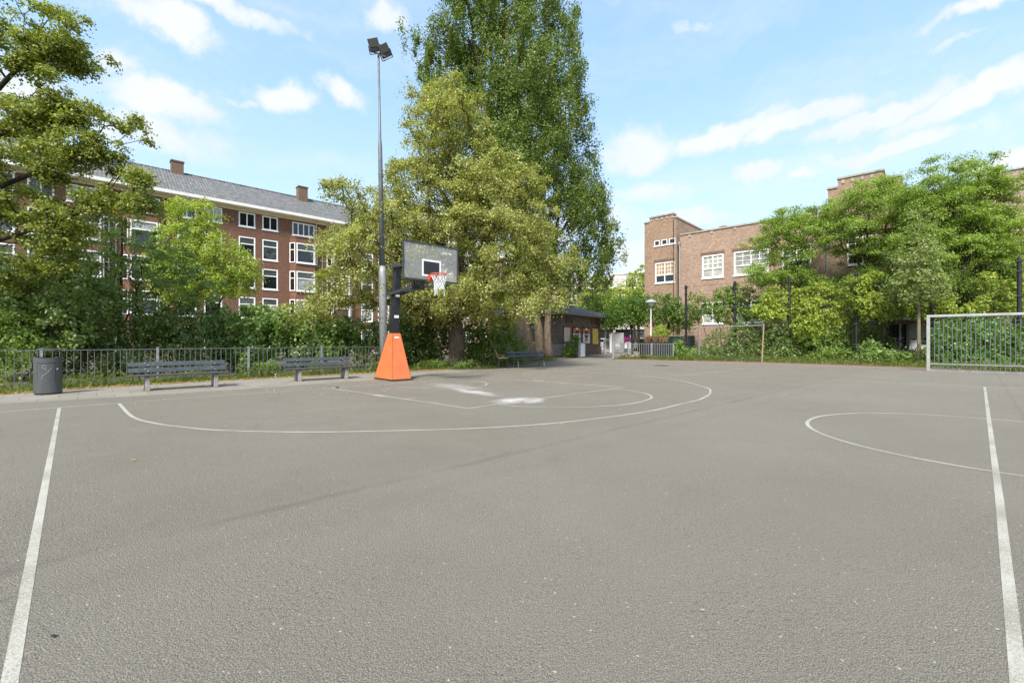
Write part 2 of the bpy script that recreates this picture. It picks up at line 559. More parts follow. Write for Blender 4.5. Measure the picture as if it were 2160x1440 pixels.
# court asphalt: everything in front of the paved strips
court = [(-20, -12), (26, -12), (26, 6), G(2160, 789), G(1930, 779), G(1600, 768), G(1290, 760), G(1200, 766), G(1000, 783), G(760, 803), G(500, 821), G(300, 834), G(0, 851), G(0, 851) - U * 12]
flat_poly("court_asphalt", court, 0, MATS["asphalt"])
# tiled strip on the left with the bin and the benches
gedge = [G(0, 832) - U * 12, G(0, 832), G(200, 817.5), G(400, 806), G(770, 787), G(950, 779)]
flat_poly("pavement", gedge + [G(1000, 783), G(760, 803), G(500, 821), G(300, 834), G(0, 851), G(0, 851) - U * 12], -.004, MATS["pavement_tiles"])
# asphalt path through the gate
flat_poly("path", [G(950, 779), G(1040, 778), G(1160, 762), G(1225, 754), (4.9, 32.5), (6.0, 38.5), (9.4, 39.5), (7.0, 31.3), G(1293, 757), G(1290, 760), G(1200, 766), G(1000, 783)], -.008, MATS["asphalt"])
# clinker edge on the right in front of the hedge
flat_poly("clinker_strip", [G(1290, 760), G(1600, 768), G(1930, 779), G(2160, 789), (24, 13), (26, 13.5), G(2160, 784), G(1930, 774.5), G(1600, 763.5), G(1300, 757)], -.004, MATS["clinker_paving"])
# plaza and street behind the gate
flat_poly("street", [(-60, 41), (2, 41), (6.2, 38.4), (7.1, 31.6), (10, 33.5), (14.5, 37), (13.5, 44), (60, 66), (60, 110), (-90, 110), (-90, 90)], -.006, MATS["plaza_paving"])

# --- painted lines
m, t, p = new_mat("line_paint")
co = t.add('ShaderNodeTexCoord').outputs['Object']
wear = t.smooth(t.math('ADD', t.noise(co, 130, 5, .8), t.math('MULTIPLY', t.noise(co, 1.6, 4, .6), .45)), .66, .82)
pc = t.mix(wear, t.ramp(t.noise(co, 40, 4), [(.3, (.34, .325, .275)), (.7, (.415, .395, .338))]), (.22, .197, .152))
t.put(p.inputs['Base Color'], pc)
p.inputs['Roughness'].default_value = .7
bp = t.add('ShaderNodeBump')
bp.inputs['Strength'].default_value = .5
bp.inputs['Distance'].default_value = .004
bp.inputs['Distance'].default_value = .008
t.put(bp.inputs['Height'], t.noise(co, 110, 4, .75))
t.put(p.inputs['Normal'], bp.outputs[0])
m2, t, p = new_mat("faded_line_paint")
co = t.add('ShaderNodeTexCoord').outputs['Object']
wear = t.smooth(t.math('ADD', t.noise(co, 60, 5, .8), t.math('MULTIPLY', t.noise(co, 2.5, 4, .6), .7)), .62, .95)
t.put(p.inputs['Base Color'], t.mix(wear, (.44, .415, .36), (.25, .223, .172)))
p.inputs['Roughness'].default_value = .8

def catmull(pts, n=10):
    pts = [Vector(q) for q in pts]
    ext = [pts[0] * 2 - pts[1]] + pts + [pts[-1] * 2 - pts[-2]]
    out = []
    for i in range(1, len(ext) - 2):
        p0, p1, p2, p3 = ext[i - 1:i + 3]
        for k in range(n):
            s = k / n
            out.append(.5 * ((2 * p1) + (p2 - p0) * s + (2 * p0 - 5 * p1 + 4 * p2 - p3) * s * s + (3 * p1 - p0 - 3 * p2 + p3) * s ** 3))
    out.append(pts[-1])
    return out
def circle_fit(pts):
    A = np.array([[2 * q.x, 2 * q.y, 1] for q in pts])
    bb = np.array([q.x ** 2 + q.y ** 2 for q in pts])
    s = np.linalg.lstsq(A, bb, rcond=None)[0]
    return Vector((s[0], s[1], 0)), math.sqrt(s[2] + s[0] ** 2 + s[1] ** 2)
def strip(mb, path, wd, z):
    L, Rr = [], []
    for i, q in enumerate(path):
        d = (path[min(i + 1, len(path) - 1)] - path[max(i - 1, 0)]).normalized()
        s = Vector((-d.y, d.x, 0)) * wd / 2
        L.append(q + s)
        Rr.append(q - s)
    for i in range(len(path) - 1):
        mb.face((*L[i].xy, z), (*Rr[i].xy, z), (*Rr[i + 1].xy, z), (*L[i + 1].xy, z))
ln, fl = MB(), MB()
Z1, Z2 = .002, .003
def pl(pts): return [G(*q) for q in pts]
# football lines: left side line, halfway line, centre circle
strip(ln, pl([(125, 860), (72, 1150), (18, 1450)]) + [G(18, 1450) + (G(18, 1450) - G(72, 1150)) * 1.2], .047, Z1)
strip(ln, pl([(2077, 816), (2108, 1050), (2149, 1440)]) + [G(2149, 1440) + (G(2149, 1440) - G(2108, 1050)) * 1.2], .047, Z1)
circ = pl([(2090, 882), (1950, 874), (1850, 872.5), (1770, 876), (1715, 885), (1699, 895), (1710, 908), (1760, 928), (1830, 947), (1950, 970), (2095, 988)])
cc, rr = circle_fit(circ)
strip(ln, [cc + Vector((math.cos(k / 80 * 2 * math.pi), math.sin(k / 80 * 2 * math.pi), 0)) * rr for k in range(81)], .048, Z2)
# basketball: baseline, three point line, key
bl = G(-20, 870.3)
strip(fl, [bl - U * 3, bl] + pl([(125, 859), (300, 846), (693, 818), (800, 811), (996, 796.5), (1110, 789)]), .05, Z1)
arc3 = pl([(251, 851), (280, 879), (330, 893), (400, 902), (480, 908), (650, 911), (837, 908), (1025, 902), (1192, 890), (1358, 869), (1440, 851), (1479, 841), (1498, 828), (1483, 815), (1400, 797), (1275, 787), (1171, 783.5)])
strip(ln, catmull(arc3, 8), .052, Z2)
strip(fl, pl([(700, 819), (987, 861)]), .05, Z2)
strip(fl, pl([(997, 797), (1121, 802.5), (1192, 807.5), (1316, 817)]), .05, Z2)
strip(fl, pl([(990, 861), (1050, 852), (1285, 821), (1313, 817.5)]), .05, Z2 + .001)
strip(ln, catmull(pl([(1049, 853), (1110, 858), (1192, 859.6), (1275, 856.7), (1335, 851), (1374, 839), (1358, 829), (1317, 822.5), (1287, 821.2)]), 6), .05, Z2 + .002)
strip(fl, catmull(pl([(836, 816), (870, 818), (900, 818.3), (942, 818), (985, 817), (1017, 814), (1027, 809.5), (1017, 805), (992, 803)]), 6), .05, Z2)
strip(ln, pl([(791, 832.6), (815, 836.2)]), .16, Z2 + .001)
strip(ln, pl([(1122, 802.4), (1146, 804)]), .16, Z2 + .001)
for (xa, ya, dx) in ((856, 841.5, 8), (910, 849.5, 8), (1193, 807.2, 8), (1247, 811.5, 8)):
    q = G(xa, ya)
    strip(fl, [q - U * .0, q + U * (.22 if xa < 1000 else -.22)], .05, Z2 + .001)
strip(fl, pl([(1171, 783.4), (1400, 789), (1599, 795.5), (1800, 803), (2080, 816), (2300, 824)]), .06, Z1)
strip(fl, pl([(1455, 790), (1510, 784), (1568, 777.5)]), .05, Z2)
strip(ln, pl([(1340, 780.5), (1378, 782)]), .08, Z1)
strip(fl, pl([(1180, 781), (1260, 780)]), .05, Z1)
o = ln.build("court_markings", MATS["line_paint"])
o["kind"] = 'structure'
o = fl.build("faded_court_markings", MATS["faded_line_paint"])
o["kind"] = 'structure'
# ================================================================== BUILDINGS
brick_mat("dark_red_brick", (.138, .060, .036), (.205, .094, .056), (.14, .10, .075), stain=.35)
brick_mat("school_brick", (.29, .185, .130), (.43, .285, .208), (.29, .245, .20), stain=.22)
brick_mat("tower_brick", (.27, .165, .108), (.37, .24, .16), (.25, .21, .165), stain=.28)
brick_mat("pale_pink_brick", (.34, .225, .19), (.40, .275, .235), (.34, .27, .24), bw=.3, bh=.12, stain=.1, big=.1)
brick_mat("kiosk_brick", (.14, .105, .082), (.23, .175, .135), (.07, .06, .05), stain=.3)
brick_mat("light_brick", (.34, .22, .17), (.42, .29, .23), (.33, .27, .22), stain=.15)
brick_mat("shop_brick", (.17, .12, .095), (.23, .16, .125), (.17, .14, .12), stain=.2)
simple("white_frame", (.80, .80, .77), .45, var=.06, scale=3, grime=.25, gcol=(.35, .33, .28))
simple("cream_gutter", (.60, .55, .38), .5, var=.06, scale=2, grime=.3, gcol=(.25, .22, .15))
simple("white_gutter", (.72, .71, .65), .5, var=.05, scale=2, grime=.35, gcol=(.3, .28, .22))
simple("stone_coping", (.34, .31, .25), .85, var=.2, scale=3, grime=.6, gcol=(.12, .11, .09))
simple("brown_brick_top", (.15, .095, .06), .9, var=.3, scale=9, grime=.5)
simple("dark_glass", (.012, .014, .015), .06, var=.6, scale=.7, spec=.7)
simple("reflecting_glass", (.06, .07, .075), .05, var=.9, scale=1.6, spec=.9)  # mottled grey base colour paints in reflections on top of the real gloss
simple("curtain_glass", (.30, .30, .28), .12, var=.5, scale=2.2, spec=.6)
simple("blind_glass", (.44, .43, .38), .12, var=.35, scale=1.6, spec=.6)
simple("warm_glass", (.40, .25, .12), .12, var=.4, scale=1.4, spec=.6)
simple("lead_glass", (.065, .07, .065), .12, var=.5, scale=14, spec=.6)
simple("zinc", (.36, .37, .37), .45, .5, var=.15, scale=5, grime=.3)
simple("dark_void", (.008, .008, .008), .9, var=.1)
simple("shop_white", (.38, .36, .32), .5, var=.08, scale=1.5, grime=.25, gcol=(.3, .28, .25))
simple("roof_felt", (.085, .078, .07), .9, var=.4, scale=4, grime=.5, gcol=(.10, .06, .035), bump=.4)
simple("lead_eave", (.16, .16, .155), .6, var=.2, scale=4, grime=.4)

# roof tiles
m, t, p = new_mat("grey_roof_tiles")
co = t.add('ShaderNodeTexCoord').outputs['Object']
s = t.add('ShaderNodeSeparateXYZ')
t.put(s.inputs[0], co)
rowf = t.math('FRACT', t.math('DIVIDE', s.outputs[1], .26))
colf = t.math('FRACT', t.math('DIVIDE', s.outputs[0], .26))
wave = t.math('ABSOLUTE', t.math('SUBTRACT', colf, .5))
cell = t.add('ShaderNodeTexWhiteNoise')
cv = t.add('ShaderNodeCombineXYZ')
t.put(cv.inputs[0], t.math('FLOOR', t.math('DIVIDE', s.outputs[0], .26)))
t.put(cv.inputs[1], t.math('FLOOR', t.math('DIVIDE', s.outputs[1], .26)))
t.put(cell.inputs[0], cv.outputs[0])
c = t.ramp(cell.outputs[0], [(0, (.10, .10, .095)), (.6, (.145, .142, .134)), (1, (.20, .19, .175))])
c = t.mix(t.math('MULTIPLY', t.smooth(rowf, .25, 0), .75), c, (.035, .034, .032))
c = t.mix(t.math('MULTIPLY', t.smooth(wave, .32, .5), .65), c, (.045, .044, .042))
c = t.mix(t.math('MULTIPLY', t.smooth(t.noise(co, .5, 5, .65), .45, .75), .4), c, (.13, .12, .095))
t.put(p.inputs['Base Color'], c)
p.inputs['Roughness'].default_value = .6
bp = t.add('ShaderNodeBump')
bp.inputs['Strength'].default_value = 1
bp.inputs['Distance'].default_value = .04
t.put(bp.inputs['Height'], t.math('SUBTRACT', rowf, t.math('MULTIPLY', wave, 1.2)))
t.put(p.inputs['Normal'], bp.outputs[0])

def wall_grid(mb, x0, x1, z0, z1, openings, y=0.0, reveal=.16):
    xs = sorted({x0, x1, *[o[0] for o in openings], *[o[1] for o in openings]})
    zs = sorted({z0, z1, *[o[2] for o in openings], *[o[3] for o in openings]})
    for i in range(len(xs) - 1):
        for j in range(len(zs) - 1):
            cx_, cz_ = (xs[i] + xs[i + 1]) / 2, (zs[j] + zs[j + 1]) / 2
            if any(o[0] < cx_ < o[1] and o[2] < cz_ < o[3] for o in openings): continue
            mb.face((xs[i], y, zs[j]), (xs[i + 1], y, zs[j]), (xs[i + 1], y, zs[j + 1]), (xs[i], y, zs[j + 1]))
    for a, b, c_, d in openings:
        r = y + reveal
        mb.face((a, y, c_), (b, y, c_), (b, r, c_), (a, r, c_))
        mb.face((a, y, d), (a, r, d), (b, r, d), (b, y, d))
        mb.face((a, y, c_), (a, r, c_), (a, r, d), (a, y, d))
        mb.face((b, y, c_), (b, y, d), (b, r, d), (b, r, c_))
WCACHE = {}
def window(parent, x, y, z, wd, ht, pane, cols=(), trans=(), muntin=(), fw=.11, rotz=0, sill=True, frame="white_frame", inset=.0, toppane=None):
    """frame mesh (part) + pane (sub-part); cols/trans are fractions, muntin = (nx, nz) bars in the upper light"""
    key = (round(wd, 2), round(ht, 2), cols, trans, muntin, fw, sill, frame)
    if key not in WCACHE:
        mb = MB()
        ya, yb = -.025, .08
        mb.box2((-wd / 2, ya, 0), (-wd / 2 + fw, yb, ht))
        mb.box2((wd / 2 - fw, ya, 0), (wd / 2, yb, ht))
        mb.box2((-wd / 2 + fw, ya, ht - fw), (wd / 2 - fw, yb, ht))
        mb.box2((-wd / 2 + fw, ya, 0), (wd / 2 - fw, yb, fw))
        xs = [-wd / 2 + fw] + [-wd / 2 + wd * c for c in cols] + [wd / 2 - fw]
        mw = fw * .85
        for c in cols:
            xc = -wd / 2 + wd * c
            mb.box2((xc - mw / 2, ya + .004, fw), (xc + mw / 2, yb, ht - fw))
        for tz in trans:
            zc = ht * tz
            for i in range(len(xs) - 1):
                a = xs[i] + (mw / 2 if i > 0 else 0)
                b = xs[i + 1] - (mw / 2 if i < len(xs) - 2 else 0)
                mb.box2((a, ya + .008, zc - mw / 2), (b, yb, zc + mw / 2))
        if muntin:
            zlo = (ht * trans[-1] + mw / 2) if trans else fw
            for i in range(len(xs) - 1):
                a = xs[i] + (mw / 2 if i > 0 else 0)
                b = xs[i + 1] - (mw / 2 if i < len(xs) - 2 else 0)
                for k in range(1, muntin[0]):
                    xc = a + (b - a) * k / muntin[0]
                    mb.box2((xc - .018, .0, zlo), (xc + .018, .04, ht - fw))
                for k in range(1, muntin[1]):
                    zc = zlo + (ht - fw - zlo) * k / muntin[1]
                    mb.box2((a, .003, zc - .018), (b, .043, zc + .018))
        if sill:
            mb.box2((-wd / 2 - .06, -.09, -.085), (wd / 2 + .06, .05, -.002))
        fme = mb.mesh("window", MATS[frame])
        WCACHE[key] = fme
    fr = link("window", WCACHE[key], parent, (x, y + inset, z), rotz)
    pk = ("pane", round(wd, 2), round(ht, 2), pane, toppane, trans)
    if pk not in WCACHE:
        mb = MB()
        zt = ht * trans[-1] if (trans and toppane) else ht - fw * .5
        mb.box2((-wd / 2 + fw * .5, .045, fw * .5), (wd / 2 - fw * .5, .06, zt))
        if trans and toppane:
            mb.mi = 1
            mb.box2((-wd / 2 + fw * .5, .045, zt + .001), (wd / 2 - fw * .5, .06, ht - fw * .5))
        WCACHE[pk] = mb.mesh("pane", [MATS[pane], MATS[toppane or pane]])
    link("pane", WCACHE[pk], fr)
    return fr

# ------------------------------------------------------------------ apartment block, left
rng_b = random.Random(4)
apt = thing("apartment_block", "dark red brick apartment block with grey tiled roof and white bay windows behind the hedge", "building", (-24.96, 46, 0), ANG)
X0, X1, EAVE = -27.0, 24.0, 14.3
ROWS = [(12.55, 1.42), (9.45, 2.1), (6.45, 2.1), (3.45, 2.1)]
singles = [0, -2.1, -4.95, -7.0, -16.3, -18.4, -21.2, -23.2, 10.5, 12.6, 15.4, 17.5]
bays = [3.29, 7.17, -10.1, -13.75, -25.6, 20.9]
ops = []
for x in singles:
    for z, h in ROWS + [(.5, 2.0)]:
        ops.append((x - .73, x + .73, z, z + h))
for x in bays:
    ops.append((x - 1.15, x + 1.15, 12.45, 13.85))
mb = MB()
wall_grid(mb, X0, X1, 0, EAVE, ops)
mb.face((X0, 0, 0), (X0, 0, EAVE), (X0, 10, EAVE), (X0, 10, 0))
mb.face((X1, 0, 0), (X1, 10, 0), (X1, 10, EAVE), (X1, 0, EAVE))
mb.face((X0, 10, 0), (X0, 10, EAVE), (X1, 10, EAVE), (X1, 10, 0))
mb.face((X0, .3, EAVE - .05), (X1, .3, EAVE - .05), (X1, 10, EAVE - .05), (X0, 10, EAVE - .05))
mb.build("wall", MATS["dark_red_brick"], apt)
for x in bays:      # canted brick bays over three storeys
    mb = MB()
    mb.prism([(x - 1.42, .02), (x - .98, -.62), (x + .98, -.62), (x + 1.42, .02)], 2.2, 12.15)
    mb.prism([(x - 1.47, .02), (x - 1.01, -.68), (x + 1.01, -.68), (x + 1.47, .02)], 12.15, 12.27)
    mb.build("bay", MATS["dark_red_brick"], apt)
panes = ["dark_glass", "dark_glass", "reflecting_glass", "curtain_glass"]
for x in singles:
    for i, (z, h) in enumerate(ROWS + [(.5, 2.0)]):
        if i == 0:
            window(apt, x, .03, z, 1.46, h, rng_b.choice(["dark_glass", "dark_glass", "curtain_glass"]), cols=(.5,))
        else:
            window(apt, x, .03, z, 1.46, h, rng_b.choice(panes), trans=(.66,), toppane="lead_glass")
for x in bays:
    window(apt, x, .03, 12.45, 2.3, 1.4, rng_b.choice(["dark_glass", "curtain_glass"]), cols=(.26, .5, .74))
    for z, h in ROWS[1:]:
        window(apt, x, -.62 - .045, z, 1.86, h, rng_b.choice(panes), trans=(.64,), toppane=rng_b.choice(["lead_glass", "curtain_glass"]))
        a = math.atan2(.64, .44)
        nx = .64 / math.hypot(.64, .44) * .045
        ny = .44 / math.hypot(.64, .44) * .045
        window(apt, x - 1.2 - nx, -.3 - ny, z, .66, h, "dark_glass", trans=(.64,), rotz=-a, sill=False, fw=.08)
        window(apt, x + 1.2 + nx, -.3 - ny, z, .66, h, "dark_glass", trans=(.64,), rotz=a, sill=False, fw=.08)
# roof with overhanging eaves and white gutter
RID_Y, RID_Z = 5.0, EAVE + 3.75
mb = MB()
mb.face((X0 - .3, -.72, EAVE + .32), (X1 + .3, -.72, EAVE + .32), (X1 + .3, RID_Y, RID_Z), (X0 - .3, RID_Y, RID_Z))
mb.face((X0 - .3, RID_Y, RID_Z), (X1 + .3, RID_Y, RID_Z), (X1 + .3, 10.7, EAVE + .3), (X0 - .3, 10.7, EAVE + .3))
mb.face((X0 - .3, -.7, EAVE + .2), (X0 - .3, RID_Y, RID_Z - .12), (X0 - .3, 10.6, EAVE + .2))
mb.face((X1 + .3, -.7, EAVE + .2), (X1 + .3, 10.6, EAVE + .2), (X1 + .3, RID_Y, RID_Z - .12))
roof = mb.build("roof", MATS["grey_roof_tiles"], apt)
mb = MB()
for k in range(130):
    xa = X0 + (X1 - X0) * k / 130
    mb.tube([(xa, RID_Y, RID_Z + .01), (xa + .36, RID_Y, RID_Z + .01)], [.10, .125], 6)
mb.build("ridge_tile", MATS["grey_roof_tiles"], roof)
mb = MB()
mb.box2((X0 - .35, -.86, EAVE + .05), (X1 + .35, -.70, EAVE + .33))
mb.build("gutter", MATS["white_gutter"], apt)
mb = MB()
mb.box2((X0 - .3, -.70, EAVE - .02), (X1 + .3, .3, EAVE + .06))
mb.box2((X0, -.06, EAVE - .26), (X1, -.005, EAVE - .02))
mb.build("eaves_board", MATS["cream_gutter"], apt)
for (xc, yc, s) in ((-7.2, 5.0, 1.0), (4.5, 4.3, 1.0)):
    mb = MB()
    mb.box2((xc - .5, yc - .45, RID_Z - .9), (xc + .5, yc + .45, RID_Z + .95))
    mb.box2((xc - .56, yc - .51, RID_Z + .95), (xc + .56, yc + .51, RID_Z + 1.08))
    ch = mb.build("chimney", MATS["brown_brick_top"], roof)
    mb = MB()
    for dx in (-.25, .2):
        mb.tube([(xc + dx, yc, RID_Z + 1.08), (xc + dx, yc, RID_Z + 1.36)], .1, 8)
# rain pipes
for x in (5.23, -11.9):
    mb = MB()
    mb.tube([(x, -.07, .2), (x, -.07, 11.0)], .055, 8)
    mb.tube([(x, -.07, 11.0), (x - .7, -.12, 11.7), (x - .7, -.35, EAVE + .05)], .05, 8)
    mb.tube([(x, -.07, 11.0), (x + .7, -.12, 11.7), (x + .7, -.35, EAVE + .05)], .05, 8)
    mb.build("rain_pipe", MATS["zinc"], apt)

# ------------------------------------------------------------------ school, right
SA = math.atan2(-.678, .735)
sch = thing("school_building", "brown brick school building with flat stepped parapet and white muntin windows behind the climbing plants", "building", (17.3, 38.7, 0), SA)
def st(x):
    k = (x - CX) / FPX
    return (38.7 * k - 17.3) / (.735 + .678 * k)
T0, T1, TOP = -2.75, 16.0, 10.75
WINS = [(st(1481), st(1526)), (st(1548), st(1622)), (st(1650), st(1712)), (st(1787), st(1855)), (st(1905), st(1965))]
ops = []
for a, b in WINS:
    ops.append((a, b, 6.64, 8.62))
    ops.append((a, b, 2.65, 4.55))
gd = (st(1918), st(1990), .05, 2.35)
ops.append((st(1870), st(1912), .05, 2.3))
mb = MB()
wall_grid(mb, T0, T1, 0, TOP, [o for o in ops if o[3] > 2.4 or True], 0)
mb.face((T0, .3, TOP - .3), (T1, .3, TOP - .3), (T1, 12, TOP - .3), (T0, 12, TOP - .3))
mb.face((T0, .3, TOP - .3), (T0, .3, TOP), (T1, .3, TOP), (T1, .3, TOP - .3))
mb.face((T0, 12, 0), (T0, 12, TOP), (T1, 12, TOP), (T1, 12, 0))
mb.face((T1, 0, 0), (T1, 12, 0), (T1, 12, TOP), (T1, 0, TOP))
mb.build("wall", MATS["school_brick"], sch)
mb = MB()
# tower on the left with its steps, second stepped tower further right, brick lintel courses
tw = [(st(1385), st(1425), 6.55, 8.45), (st(1383), st(1394), 10.05, 10.55), (st(1398), st(1410), 10.05, 10.55), (st(1414), st(1427), 10.05, 10.55)]
wall_grid(mb, -6.05, -2.95, 0, 12.35, tw, -.28)
for (a, b, c_, d) in [(-6.05, 6.5, -.28, 12.35)]:
    mb.face((-6.05, -.28, 0), (-6.05, -.28, 12.35), (-6.05, 7, 12.35), (-6.05, 7, 0))
    mb.face((-2.95, -.28, 0), (-2.95, 7, 0), (-2.95, 7, 12.35), (-2.95, -.28, 12.35))
    mb.face((-6.05, 7, 0), (-6.05, 7, 12.35), (-2.95, 7, 12.35), (-2.95, 7, 0))
    mb.face((-6.05, -.28, 12.35), (-2.95, -.28, 12.35), (-2.95, 7, 12.35), (-6.05, 7, 12.35))
mb.box2((-5.5, -.28, 12.352), (-3.25, .35, 12.75))
mb.build("tower", MATS["tower_brick"], sch)
mb = MB()
ta, tb = st(1747), st(1900)
mb.box2((ta, -.12, 8.95), (tb, 5.5, 12.35))
mb.box2((ta + .6, -.12, 12.352), (tb - .9, 1.2, 12.95))
mb.box2((st(1500), 2.0, TOP - .3), (st(1514), 2.9, TOP + .75))
mb.box2((st(1518), 1.6, TOP - .3), (st(1560), 6, TOP + .38))
mb.build("tower", MATS["tower_brick"], sch)
mb = MB()
def coping(a, b, y0, y1, z):
    mb.box2((a - .06, y0 - .07, z), (b + .06, y1 + .05, z + .13))
coping(T0 + .1, ta - .1, 0, .3, TOP)
coping(tb + .1, T1, 0, .3, TOP)
coping(-6.05, -5.6, -.28, .35, 12.35)
coping(-3.15, -2.95, -.28, 7, 12.36)
coping(-5.5, -3.25, -.28, .35, 12.75)
coping(ta, ta + .5, -.12, .6, 12.352)
coping(tb - .8, tb, -.12, 5.5, 12.352)
coping(ta + .6, tb - .9, -.12, 1.2, 12.952)
coping(st(1518), st(1560), 1.6, 6, TOP + .38)
for k in range(5):
    xx = -5.4 + k * .5
    mb.box2((xx, -.33, 12.45), (xx + .16, -.285, 12.65))
for k in range(7):
    xx = ta + .8 + k * .55
    if xx + .18 < tb - .95: mb.box2((xx, -.17, 12.6), (xx + .18, -.125, 12.85))
for k in range(12):
    xx = T0 + .8 + k * 1.9
    if xx < ta - .4: mb.box2((xx, -.05, TOP - .28), (xx + .2, -.005, TOP - .06))
mb.build("coping", MATS["stone_coping"], sch)
def lintel(a, b, z, y=0.0):
    mb = MB()
    for k in range(int((b - a) / .085)):
        xx = a + k * .085
        mb.box2((xx, y - .02, z), (xx + .062, y + .02, z + .27))
    mb.build("lintel", MATS["brown_brick_top"], sch)
for a, b in WINS:
    lintel(a - .15, b + .15, 8.64)
    lintel(a - .15, b + .15, 4.57)
lintel(tw[0][0] - .1, tw[0][1] + .1, 8.47, -.28)
for i, (a, b) in enumerate(WINS):
    n = max(2, round((b - a) / 1.05))
    cols = tuple(k / n for k in range(1, n))
    pn = ["blind_glass", "curtain_glass", "reflecting_glass", "dark_glass", "dark_glass"][i]
    window(sch, (a + b) / 2, .02, 6.64, b - a, 1.98, "blind_glass" if i < 2 else pn, cols=cols, trans=(.40,), muntin=(2, 3), toppane=pn, fw=.11)
    window(sch, (a + b) / 2, .02, 2.65, b - a, 1.9, pn, cols=cols, trans=(.40,), muntin=(2, 3), toppane="reflecting_glass", fw=.11)
window(sch, (tw[0][0] + tw[0][1]) / 2, -.26, 6.55, tw[0][1] - tw[0][0], 1.9, "dark_glass", cols=(.5,), trans=(.38,), muntin=(3, 3), toppane="warm_glass", fw=.1)
for a, b, c_, d in tw[1:]:
    window(sch, (a + b) / 2, -.26, c_, b - a, d - c_, "dark_glass", fw=.06)
mb = MB()
mb.box2((gd[0], -.05, gd[2]), (gd[1], -.004, gd[3]))
for k in range(14):
    xx = gd[0] + (gd[1] - gd[0]) * (k + .5) / 14
    mb.box2((xx - .02, -.075, gd[2] + .1), (xx + .02, -.051, gd[3] - .1))
mb.build("shed_door", simple("pale_door", (.42, .43, .38), .6, var=.1), sch)
mb = MB()
mb.box2((st(1870), .1, .05), (st(1912), .14, 2.3))
mb.build("doorway", MATS["dark_void"], sch)
mb = MB()
mb.box2((st(1862), -1.1, 2.45), (st(2010), -.002, 2.6))
mb.build("canopy", MATS["brown_brick_top"], sch)
for x, y in ((-2.72, -.12), (st(1745), -.1), (st(1899), -.32)):
    mb = MB()
    mb.tube([(x, y, 3.6 if x < 0 else .2), (x, y, TOP - .8)], .06, 8)
    mb.box((x, y, TOP - .7), (.2, .18, .28))
    mb.build("rain_pipe", MATS["zinc"], sch)
mb = MB()
mb.tube([(-4.15 + .95, -.33, 0), (-4.15 + .95, -.33, 12.2)], .035, 6)
mb.build("rain_pipe", simple("dark_pipe", (.03, .025, .022), .6), sch)

wing = thing("modern_wing", "pale pink brick flat roofed block at the right edge behind the green tree", "building", (17.3, 38.7, 0), SA)
mb = MB()
mb.box2((16.05, -.9, 0), (34, 13, 11.25))
mb.build("wall", MATS["pale_pink_brick"], wing)
mb = MB()
mb.box2((16.0, -.97, 11.25), (34.1, 13.1, 11.36))
mb.build("roof_edge", MATS["zinc"], wing)

# ------------------------------------------------------------------ brick kiosk / substation with posters
KA = math.atan2(6.0, 4.23)
ks = thing("brick_kiosk", "low dark brick kiosk with hipped felt roof, posters on its front", "building", (3.73, 34, 0), KA)
KL, KD, KH = 7.34, 7.0, 3.18
kops = [(.75 + i * .42, 1.0 + i * .42, 2.62, 3.0) for i in range(3)] + [(5.3 + i * .48, 5.58 + i * .48, 2.62, 3.0) for i in range(3)]
mb = MB()
wall_grid(mb, 0, KL, 0, KH, kops, 0, .3)
mb.face((0, 0, 0), (0, 0, KH), (0, KD, KH), (0, KD, 0))
mb.face((KL, 0, 0), (KL, KD, 0), (KL, KD, KH), (KL, 0, KH))
mb.face((0, KD, 0), (0, KD, KH), (KL, KD, KH), (KL, KD, 0))
mb.box2((-.03, -.06, .0), (KL + .03, -.004, .62))
mb.build("wall", MATS["kiosk_brick"], ks)
for a, b, c_, d in kops:
    m_ = MB()
    m_.box2((a, .27, c_), (b, .3, d))
    m_.build("vent_opening", MATS["dark_void"], ks)
mb = MB()
mb.box2((-.85, -.85, KH), (KL + .85, KD + .85, KH + .18))
mb.build("eaves_board", MATS["lead_eave"], ks)
mb = MB()
e = KH + .182
q = [(-.82, -.82, e), (KL + .82, -.82, e), (KL + .82, KD + .82, e), (-.82, KD + .82, e)]
pk = [(2.9, KD / 2, e + 1.5), (KL - 2.9, KD / 2, e + 1.5)]
mb.face(q[0], q[1], pk[1], pk[0])
mb.face(q[1], q[2], pk[1])
mb.face(q[2], q[3], pk[0], pk[1])
mb.face(q[3], q[0], pk[0])
rf = mb.build("roof", MATS["roof_felt"], ks)
mb = MB()
mb.lathe([(.12, 0), (.1, .25), (.22, .26), (.2, .36)], (2.9, KD / 2, e + 1.45), 10)
mb.build("vent_pipe", MATS["roof_felt"], rf)

simple("poster_white", (.62, .62, .60), .45, var=.04, scale=2)
simple("poster_orange", (.62, .13, .035), .45, var=.25, scale=6)
simple("poster_black", (.018, .018, .02), .45, var=.1)
simple("poster_frame", (.03, .025, .02), .5)
simple("poster_grey", (.33, .34, .35), .45, var=.15, scale=20)
def speck(name, stops, scale, dist=1.0):
    m, t, p = new_mat(name)
    co = t.add('ShaderNodeTexCoord').outputs['Object']
    t.put(p.inputs['Base Color'], t.ramp(t.noise(co, scale, 4, .6, dist), stops))
    p.inputs['Roughness'].default_value = .4
    return m
speck("poster_mixed", [(.28, (.03, .03, .03)), (.40, (.45, .08, .07)), (.5, (.66, .60, .48)), (.58, (.64, .58, .46)), (.66, (.08, .07, .07)), (.75, (.55, .33, .10))], 9)
speck("poster_gold", [(.3, (.42, .20, .01)), (.45, (.60, .40, .03)), (.58, (.62, .50, .14)), (.7, (.68, .64, .45))], 3.2)
